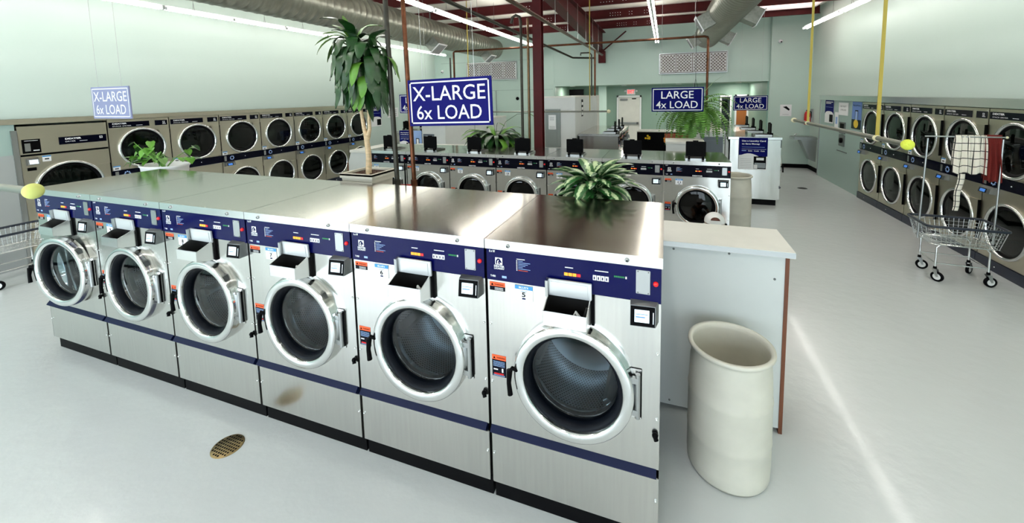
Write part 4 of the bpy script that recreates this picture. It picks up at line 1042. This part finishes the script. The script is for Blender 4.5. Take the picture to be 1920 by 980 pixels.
# fern
t = thing('potted_fern', 'big arching green fern hanging behind the LARGE sign beside the far right island', 'plant', (.47, 5.66, 1.55))
b = MB()
for (x_, y_) in ((.14, 0), (-.07, .12), (-.07, -.12)): b.tube([(x_, y_, .16), (0, 0, .7)], .003, BLACK, 5)
b.tube([(0, 0, .7), (0, 0, 2.55)], .003, BLACK, 5); b.build('hanger_wire', t)
b = MB(); b.lathe([(.001, .04), (.07, .04), (.11, .14), (.12, .15), (.1, .15), (.001, .12)], BLACK, 28); b.build('pot', t)
b = MB()
for q in range(120):
    az = rnd.uniform(0, 6.28); el = rnd.uniform(-.2, 1.35); L = rnd.uniform(.45, .85); n = 20; p = Vector((0, 0, .16)); e = el; dr = rnd.uniform(1.7, 2.6)
    sd = Vector((-math.sin(az), math.cos(az), 0)); prev = p.copy()
    for i in range(n):
        d = Vector((math.cos(az)*math.cos(e), math.sin(az)*math.cos(e), math.sin(e))); p = p+d*L/n; e = max(e-dr/n, -1.5)
        wl = .055*math.sin(PI*(i+1.5)/(n+2))+.008
        dwn = Vector((0, 0, -.3*wl))
        for s in (-1, 1):
            b.add([p, p+d*L/n*.75, p+sd*s*wl+d*.012+dwn, p+sd*s*wl*.9+dwn], [(0,1,2,3)], FERNM)
for k in range(1): leaf(b, (.05, 0, .3), .2, 1.3, .62, .012, .8, LEAFM, 8)
b.build('foliage', t)

# ------------------------------------------------------------------ person squatting at washer 11, seen from behind
def skin_fig(name, pts, edges, mtl, parent, sub=2):
    me = bpy.data.meshes.new(name); me.from_pydata([p[:3] for p in pts], edges, []); o = bpy.data.objects.new(name, me); COL.objects.link(o); o.parent = parent
    sk = o.modifiers.new('s', 'SKIN'); 
    for i, p in enumerate(pts):
        sv = me.skin_vertices[0].data[i] if len(me.skin_vertices) else None
        if sv: sv.radius = (p[3], p[4] if len(p) > 4 else p[3]); sv.use_root = (i == 0)
    o.modifiers.new('ss', 'SUBSURF').levels = sub; o.modifiers['ss'].render_levels = sub
    me.materials.append(mtl)
    dg = bpy.context.evaluated_depsgraph_get(); dg.update(); m2 = bpy.data.meshes.new_from_object(o.evaluated_get(dg)); o.modifiers.clear(); o.data = m2
    for p_ in m2.polygons: p_.use_smooth = True
    if not m2.materials: m2.materials.append(mtl)
    return o
PX, PY = .50, 2.72
t = thing('person', 'person in a white cap squatting in the aisle to load washer 11', 'person', (PX, PY, 0))
P_ = [(0, -.16, .24, .125, .11), (0, -.10, .36, .12, .10), (0, 0, .47, .135, .095), (0, .07, .545, .10, .07), (0, .10, .575, .045, .045), (0, .125, .62, .048, .05),
      (.15, .06, .53, .05), (.23, .15, .42, .04), (.19, .34, .44, .032), (-.15, .06, .53, .05), (-.23, .15, .42, .04), (-.17, .34, .44, .032),
      (.10, -.12, .20, .085), (.16, .14, .33, .065), (.14, .0, .10, .05), (.14, .02, .045, .04), (.145, .15, .03, .032),
      (-.10, -.12, .20, .085), (-.16, .14, .33, .065), (-.14, .0, .10, .05), (-.14, .02, .045, .04), (-.145, .15, .03, .032)]
t.scale = (1.0, 1.0, .985)
E_ = [(0,1),(1,2),(2,3),(3,4),(4,5),(3,6),(6,7),(7,8),(3,9),(9,10),(10,11),(0,12),(12,13),(13,14),(14,15),(15,16),(0,17),(17,18),(18,19),(19,20),(20,21)]
# head, hands joined on the same body
P_ += [(.0, .135, .665, .07, .078), (0, .14, .71, .072, .082), (0, .14, .745, .05, .06)]; E_ += [(5,22),(22,23),(23,24)]
for s, h in ((1, 8), (-1, 11)):
    b0 = len(P_); x = .19 if s > 0 else -.17
    P_ += [(x, .375, .44, .026, .016), (x, .415, .44, .03, .014)]; E_ += [(h, b0), (b0, b0+1)]
    for k in range(4):
        i0 = len(P_); fx = x+(-.027+.018*k); ln = (.045, .052, .05, .038)[k]
        P_ += [(fx, .43+ln*.4, .437, .0085), (fx, .43+ln, .425, .008), (fx, .43+ln*1.25, .405, .007)]; E_ += [(b0+1, i0), (i0, i0+1), (i0+1, i0+2)]
    i0 = len(P_); P_ += [(x-s*.04, .395, .43, .010), (x-s*.052, .425, .42, .0085)]; E_ += [(b0, i0), (i0, i0+1)]
body = skin_fig('body', P_, E_, SKIN, t)
b = MB()
# face details on the far side of the head
b.ball((0, .225, .69), .013, SKIN, 8, 1.4); 
for s in (-1, 1): b.ball((s*.028, .212, .715), .011, WHITE, 8); b.ball((s*.028, .221, .715), .005, BLACK, 6)
b.box(-.022, .022, .208, .214, .655, .661, mat('lips', (160, 86, 80), .5)); b.build('face', t)
b = MB()
for s in (-1, 1): b.ball((s*.078, .135, .695), .018, SKIN, 8, 1.4)
b.build('ears', t)
skin_fig('shirt', [(0, -.155, .26, .14, .125), (0, -.10, .36, .133, .113), (0, 0, .47, .148, .108), (0, .07, .54, .112, .082), (.15, .06, .53, .062), (.22, .14, .43, .052), (-.15, .06, .53, .062), (-.22, .14, .43, .052)], [(0,1),(1,2),(2,3),(3,4),(4,5),(3,6),(6,7)], SHIRT, t)
skin_fig('trousers', [(0, -.17, .23, .145, .12), (.10, -.12, .20, .098), (.16, .14, .33, .078), (.14, .0, .12, .06), (-.10, -.12, .20, .098), (-.16, .14, .33, .078), (-.14, .0, .12, .06)], [(0,1),(1,2),(2,3),(0,4),(4,5),(5,6)], JEANS, t)
b = MB()
for s in (-1, 1): b.box(s*.143-.045, s*.143+.045, -.06, .2, 0, .06, BLACK, .02)
b.build('shoes', t)
Th = Matrix.Translation((0, .135, .705))
b = MB(); b.lathe([(.084*math.cos(a), .098*math.sin(a)*.9) for a in [math.radians(d) for d in range(-50, 6, 8)]], HAIR, 28, Th, sx=1); b.build('hair', t)
b = MB(); b.lathe([(.098, -.012)]+[(.098*math.cos(a), .092*math.sin(a)) for a in [math.radians(d) for d in range(0, 91, 9)]], CAPW, 36, Th)
T2 = Th @ Matrix.Translation((0, .09, -.005)); b.prism([(-.07, 0), (.07, 0), (.06, .06), (.03, .08), (-.03, .08), (-.06, .06)], 'z', -.004, .004, CAPW, T=T2); cap = b.build('cap', t)
b = MB()
vs = [(0, -.101, .0)]; R_ = .045
for q in range(13):
    a = PI*q/12; x = R_*math.cos(a); z = .026+.034*math.sin(a); el = math.asin(min(.9, z/.092)); rr_ = .1*math.cos(el); vs.append((x, -math.sqrt(max(1e-6, rr_*rr_-x*x))-.002, z))
vs[0] = (0, -.099, .03)
b.add(vs, [(0, i, i+1) for i in range(1, 13)], HAIR, False, T=Th); b.build('cap_opening', cap)
b = MB(); 
vs = []
for q in range(9):
    x = -.05+.0125*q
    for z in (.008, .026): vs.append((x, -math.sqrt(.1*.1-x*x)-.003, z))
b.add(vs, [(2*i, 2*i+2, 2*i+3, 2*i+1) for i in range(8)], CAPW, False, T=Th); b.build('cap_strap', cap)

# ------------------------------------------------------------------ wall and room fittings
def filt(x0, x1, label):
    t = thing('filter_grille', label, 'air filter', ((x0+x1)/2, YB, 2.85)); a = (x1-x0)/2; h = .27
    b = MB(); b.box(-a, a, -.05, 0, -h, h, FILTM)
    b.build('media', t)
    for q in range(4):
        c = MB(); px = -a+q*2*a/4; pw = 2*a/4; y0, y1 = -.06, -.05
        c.box(px+.01, px+.03, y0, y1, -h+.02, h-.02, WHITE); c.box(px+pw-.03, px+pw-.01, y0, y1, -h+.02, h-.02, WHITE); c.box(px+.01, px+pw-.01, y0, y1, h-.035, h-.02, WHITE); c.box(px+.01, px+pw-.01, y0, y1, -h+.02, -h+.035, WHITE)
        x0_, x1_, z0_, z1_ = px+.02, px+pw-.02, -h+.03, h-.03
        for sgn in (1, -1):
            for k_ in range(-12, 13):
                c0 = k_*.085
                # line z = sgn*x + c0 clipped to the frame
                pts = []
                xm = (x0_+x1_)/2
                for xx in (x0_, x1_):
                    z = sgn*(xx-xm)+c0
                    if z0_ <= z <= z1_: pts.append((xx, z))
                for zz in (z0_, z1_):
                    xx = xm+(zz-c0)*sgn
                    if x0_ < xx < x1_: pts.append((xx, zz))
                if len(pts) == 2:
                    (xa, za), (xb, zb2) = pts; dx, dz = xb-xa, zb2-za; ln = math.hypot(dx, dz)
                    if ln > .01:
                        nx_, nz_ = -dz/ln*.009, dx/ln*.009
                        c.add([(xa+nx_, y0+.004, za+nz_), (xb+nx_, y0+.004, zb2+nz_), (xb-nx_, y0+.004, zb2-nz_), (xa-nx_, y0+.004, za-nz_)], [(0,1,2,3)], WHITE)
        c.build('lattice_panel', t)
    c = MB(); c.box(-a-.02, a+.02, -.06, 0, h, h+.02, SATIN); c.box(-a-.02, a+.02, -.06, 0, -h-.02, -h, SATIN); c.box(-a-.02, -a, -.06, 0, -h, h, SATIN); c.box(a, a+.02, -.06, 0, -h, h, SATIN); c.build('frame', t)
filt(-.16, 1.57, 'row of four lattice air filters on the back wall right of the rafter')
filt(-6.33, -4.56, 'row of four lattice air filters on the back wall behind the left duct')
def secam(x, y, z, label):
    t = thing('security_camera', label, 'camera', (x, y, z))
    b = MB(); b.lathe([(.001, 0), (.05, 0), (.05, .02), (.03, .035), (.001, .035)], WHITE, 20, RX); b.build('base', t)
    b = MB(); b.ball((0, -.05, -.01), .038, WHITE, 10); b.build('housing', t); b = MB(); b.ball((0, -.075, -.02), .02, BLACK, 8); b.build('lens', t)
secam(2.80, 10.62, 3.30, 'white dome security camera on the wall above the drinking fountain')
secam(-7.3, 10.75, 2.9, 'white security camera in the far left corner')
# exit door
t = thing('door_1', 'white exit door with a push bar', 'door', (-1.235, 13.5, 0))
for k_ in ('label', 'category'): del t[k_]
t['kind'] = 'structure'
MB().box(-.37, .37, -.05, -.01, .01, 1.88, OFFW).build('door_leaf', t)
b = MB(); b.box(-.43, -.375, -.07, 0, 0, 1.95, WHITE); b.box(.375, .43, -.07, 0, 0, 1.95, WHITE); b.box(-.43, .43, -.07, 0, 1.89, 1.95, WHITE); b.build('door_frame', t)
b = MB(); b.box(-.33, .33, -.12, -.07, .92, .98, SATIN, .008); b.box(.27, .34, -.13, -.05, .91, .99, GREYMET, .005); b.build('push_bar', t)
b = MB(); b.box(-.3, -.05, -.12, -.05, 1.78, 1.84, GREYMET, .005); b.box(.1, .25, -.07, -.05, 1.82, 1.85, BLACK); b.build('door_closer', t)
t = thing('exit_sign', 'lit red EXIT sign above the white door', 'sign', (-1.17, 13.5, 2.08))
b = MB(); b.box(-.15, .15, -.05, 0, -.1, .1, WHITE); b.text('EXIT', -.12, .12, -.06, .07, -.052, EXITR, bold=.03); b.build('sign_face', t)
b = MB()
for s in (-1, 1): b.ball((s*.2, -.04, .03), .04, WHITE, 8)
b.build('lamp_head', t)
# wooden door and window in the recess right
t = thing('door_2', '', '', (2.35, 13.5, 0)); 
for k_ in ('label', 'category'): del t[k_]
t['kind'] = 'structure'
MB().box(-.1, .2, -.04, 0, 0, 1.85, DOORWD).build('door_leaf', t); b = MB(); b.box(-.15, -.1, -.05, 0, 0, 1.92, WHITE); b.box(.2, .25, -.05, 0, 0, 1.92, WHITE); b.box(-.15, .25, -.05, 0, 1.86, 1.92, WHITE); b.build('door_frame', t)
b = MB(); b.box(1.75, 2.1, 13.46, 13.49, .8, 1.9, WHITE); b.box(1.8, 2.05, 13.45, 13.46, .85, 1.85, GLASSG); struct(b, 'window_6')
b = MB(); b.lathe([(.001, 0), (.12, 0), (.12, .02), (.001, .02)], BARK, 20, Matrix.Translation((1.95, 13.0, 1.05)))
tag(MB().box(-3.2, -2.7, 12.4, 12.5, 1.92, 2.2, BLACK).build('wall_monitor'), 'black monitor hanging in the dark recess above the tall partition', 'monitor')
b = MB(); b.lathe([(.001, .02), (.05, .02), (.055, 0)], BLACK, 20, Matrix.Translation((-4.55, YB, 1.93)) @ RX)
tag(b.build('wall_port'), 'small round black wall port on the back wall', 'vent')
b = MB(); b.tube([(-5.3, YB-.01, 1.2), (-5.3, YB-.01, 2.2)], .008, GREYMET, 6)
tag(b.build('cable_conduit'), 'thin vertical conduit on the back wall above the peace lily', 'conduit')
# fire extinguisher
t = thing('fire_extinguisher', 'red fire extinguisher on the right wall above the drinking fountain', 'fire extinguisher', (3.42, 10.45, 1.15))
b = MB(); b.lathe([(.001, 0), (.06, .0), (.068, .03), (.068, .26), (.05, .32), (.02, .35), (.001, .35)], REDP, 24); b.box(-.03, .03, -.07, -.067, .08, .2, WHITE); b.build('cylinder', t)
b = MB(); b.box(-.02, .02, -.05, .05, .35, .37, BLACK); b.box(-.015, .015, -.06, .03, .385, .4, SATIN); b.tube([(0, -.03, .36), (.07, -.03, .33), (.085, -.02, .15)], .01, BLACK, 8); b.build('valve_handle', t)
b = MB(); b.box(.07, .11, -.03, .03, .05, .4, SATIN); b.build('wall_bracket', t)
# drinking fountain
t = thing('drinking_fountain', 'stainless wall drinking fountain below the fire extinguisher', 'drinking fountain', (3.53, 10.2, 0))
b = MB(); b.box(-.50, 0, -.2, .2, .80, .87, SATIN, .015); b.lathe([(.001, -.02), (.08, -.015), (.13, .004)], GREYMET, 24, Matrix.Translation((-.26, 0, .869))); b.build('basin', t)
b = MB(); b.add([(-.34,-.15,.8),(0,-.15,.8),(0,.15,.8),(-.34,.15,.8),(-.12,-.12,.3),(0,-.12,.25),(0,.12,.25),(-.12,.12,.3)], [(0,1,2,3),(4,7,6,5),(0,4,5,1),(1,5,6,2),(2,6,7,3),(3,7,4,0)], SATIN); b.build('body', t)
b = MB(); b.tube([(-.40, .1, .87), (-.40, .1, .92), (-.37, .08, .935)], .012, CHROME, 8); b.build('bubbler', t)
# posters
def poster(name, T, parts, label, cat='poster'):
    b = MB()
    for p in parts:
        if p[0] == 'q': b.quad(*p[1:6], p[6], T=T)
        elif p[0] == 't': b.text(p[1], *p[2:7], p[7], T=T, bold=p[8] if len(p) > 8 else 0)
        elif p[0] == 'b': b.box(*p[1:7], p[7], T=T)
        elif p[0] == 'p': b.add([(a_, p[2], c_) for a_, c_ in p[1]], [tuple(range(len(p[1])))], p[3], T=T)
    return tag(b.build(name), label, cat)
def laundry_card(w_, h_):
    arc = [(w_*q/10, h_*.42+h_*.09*math.sin(PI*min(1, q/7))) for q in range(11)]
    return [('b', 0, w_, -.003, 0, 0, h_, WHITE), ('p', [(0, h_), (0, h_*.45)]+arc[1:]+[(w_, h_*.45), (w_, h_)], -.004, SIGNBLUE2),
      ('t', 'Use a Laundry Card', w_*.1, w_*.93, h_*.86, h_*.925, -.005, WHITE, .03), ('t', 'to Save Money', w_*.1, w_*.73, h_*.77, h_*.83, -.005, WHITE, .03),
      ('q', w_*.1, w_*.9, h_*.70, h_*.71, -.005, LBLUE), ('q', w_*.1, w_*.95, h_*.64, h_*.645, -.005, WHITE), ('t', 'Debit', w_*.33, w_*.47, h_*.57, h_*.605, -.005, WHITE, .02), ('t', 'Credit', w_*.53, w_*.7, h_*.57, h_*.605, -.005, WHITE, .02), ('t', 'Cash', w_*.76, w_*.9, h_*.57, h_*.605, -.005, WHITE, .02), ('q', w_*.1, w_*.26, h_*.58, h_*.60, -.005, LBLUE),
      ] + [('q', w_*.07, w_*.45, h_*(.33-.055*q), h_*(.335-.055*q), -.005, GREYMET) for q in range(6)] + [('q', w_*.53, w_*.96, h_*.03, h_*.42, -.005, BLACK), ('q', w_*.62, w_*.88, h_*.3, h_*.38, -.006, LAMPH), ('q', w_*.56, w_*.94, h_*.06, h_*.22, -.006, GREYMET), ('q', w_*.54, w_*.66, h_*.04, h_*.16, -.007, CAPW)]
poster('laundry_card_poster', Matrix.Translation((1.26, 6.405, .635)), laundry_card(.45, .575), 'blue and white laundry card poster on the side of the far right washer')
poster('laundry_card_poster', Matrix.Translation((-6.02, 6.44, .75)), laundry_card(.36, .50), 'blue laundry card poster on the side of the far left island washer')
poster('pay_poster', Matrix.Translation((-5.62, 6.44, .75)), [('b', 0, .22, -.003, 0, 0, .5, LBLUE), ('q', .06, .15, .08, .32, -.004, NAVYD), ('q', .075, .135, .1, .3, -.005, WHITE)], 'pale blue poster with a phone picture on the far left island')
TR_ = lambda y: Matrix.Translation((3.455, y, 0)) @ Matrix.Rotation(-PI/2, 4, 'Z')
def lc2(w_, z0, z1): 
    T = []; h_ = z1-z0
    arc = [(w_*.5+w_*.45*math.cos(PI*q/8), z0+h_*.42+h_*.1*math.sin(PI*q/8)) for q in range(9)]
    return [('b', 0, w_, -.003, 0, z0, z1, WHITE), ('q', 0, w_, z0+h_*.4, z1, -.004, SIGNBLUE2), ('p', [(w_*.02, z0+.01), (w_*.98, z0+.01)]+arc, -.005, WHITE), ('q', w_*.1, w_*.9, z1-.05, z1-.035, -.006, WHITE), ('q', w_*.1, w_*.7, z1-.08, z1-.065, -.006, WHITE), ('q', w_*.1, w_*.9, z1-.16, z1-.155, -.006, LBLUE), ('q', w_*.55, w_*.95, z0+.03, z0+h_*.38, -.006, BLACK)]
poster('laundry_card_poster', TR_(9.36), lc2(.50, 1.29, 1.80), 'blue and white laundry card poster at the far end of the right wall panel')
poster('paper_notice', TR_(8.78), [('b', 0, .2, -.003, 0, 1.22, 1.55, WHITE), ('q', .05, .15, 1.3, 1.45, -.004, LBLUE)], 'small framed paper notice below the white sign on the right panel')
poster('paper_notice', TR_(8.60), [('b', 0, .48, -.003, 0, 1.5, 1.76, WHITE)] + [('t', s, .1, .38, 1.665-.07*q, 1.70-.07*q, -.004, GREYMET) for q, s in enumerate(('DO NOT', 'OVERLOAD'))], 'white text notice on the right wall panel above the card machine', 'notice')
poster('pay_poster', TR_(7.94), [('b', 0, .40, -.003, 0, 1.27, 1.79, mat('poster_blue', (96, 128, 190), .5)), ('q', 0, .4, 1.27, 1.45, -.004, NAVYD), ('q', .14, .27, 1.36, 1.63, -.005, NAVYD), ('q', .155, .255, 1.39, 1.61, -.006, LBLUE), ('p', [(.2+.1*math.cos(2*PI*q/20), 1.37+.08*math.sin(2*PI*q/20)) for q in range(20)], -.007, YELLOW), ('t', 'Pay by Phone', .05, .36, 1.70, 1.735, -.005, NAVYD)], 'blue poster with a phone and yellow disc beside the right wall dryers')
t = thing('change_machine', 'grey card and change machine built into the right wall panel', 'change machine', (3.46, 8.5, 0), -PI/2)
MB().box(0, .28, -.015, 0, 1.12, 1.36, GREYMET, .004).build('upper_plate', t); MB().box(.05, .23, -.02, -.015, 1.2, 1.33, BLACK).build('bill_slot', t)
MB().box(0, .28, -.015, 0, .86, 1.1, GREYMET, .004).build('lower_plate', t)
b = MB(); b.lathe([(.001, .03), (.05, .03), (.055, 0)], BLACK, 18, faceT(.14, -.015, .98)); b.build('knob', t)
MB().box(-.1, .4, -.006, 0, .74, .76, GREYMET).build('coin_ledge', t)
poster('laundry_card_poster', Matrix.Translation((-7.555, 7.3, 0)) @ Matrix.Rotation(PI/2, 4, 'Z'), lc2(.42, 1.25, 1.77), 'blue and white laundry card poster at the end of the left dryers')
poster('paper_notice', Matrix.Translation((-7.555, 8.0, 0)) @ Matrix.Rotation(PI/2, 4, 'Z'), [('b', 0, .5, -.003, 0, 1.46, 1.74, WHITE)] + [('q', .08, .42, 1.66-.05*q, 1.675-.05*q, -.004, GREYMET) for q in range(4)], 'white notice on the left wall beyond the dryers', 'notice')
poster('paper_notice', Matrix.Translation((2.85, 10.615, 0)), [('b', 0, .26, -.003, 0, 1.36, 1.66, WHITE), ('p', [(.06, 1.6), (.12, 1.56), (.2, 1.5), (.22, 1.54), (.14, 1.62)], -.004, BLACK), ('q', .06, .2, 1.4, 1.405, -.004, GREYMET)], 'white flyer on the mint wall left of the fire extinguisher', 'notice')
# floor drains
def drain(x, y, r, m, label):
    t = thing('floor_drain', label, 'drain', (x, y, 0)); b = MB(); b.lathe([(r, .001), (r*.97, .004), (.001, .004)], m, 28); b.build('plate', t)
    c = MB()
    for i in range(-4, 5):
        for j in range(-4, 5):
            if math.hypot(i, j) < 4.3: c.disc(r*.07, .005, BLACK, 8, Matrix.Translation((i*r*.2, j*r*.2, 0)))
    c.build('holes', t)
drain(-2.42, -.21, .085, mat('brass_drain', (150, 130, 92), .35, .8), 'round brass floor drain in front of the washers')
drain(2.71, 8.03, .09, GREYMET, 'small dark floor drain far down the right aisle')
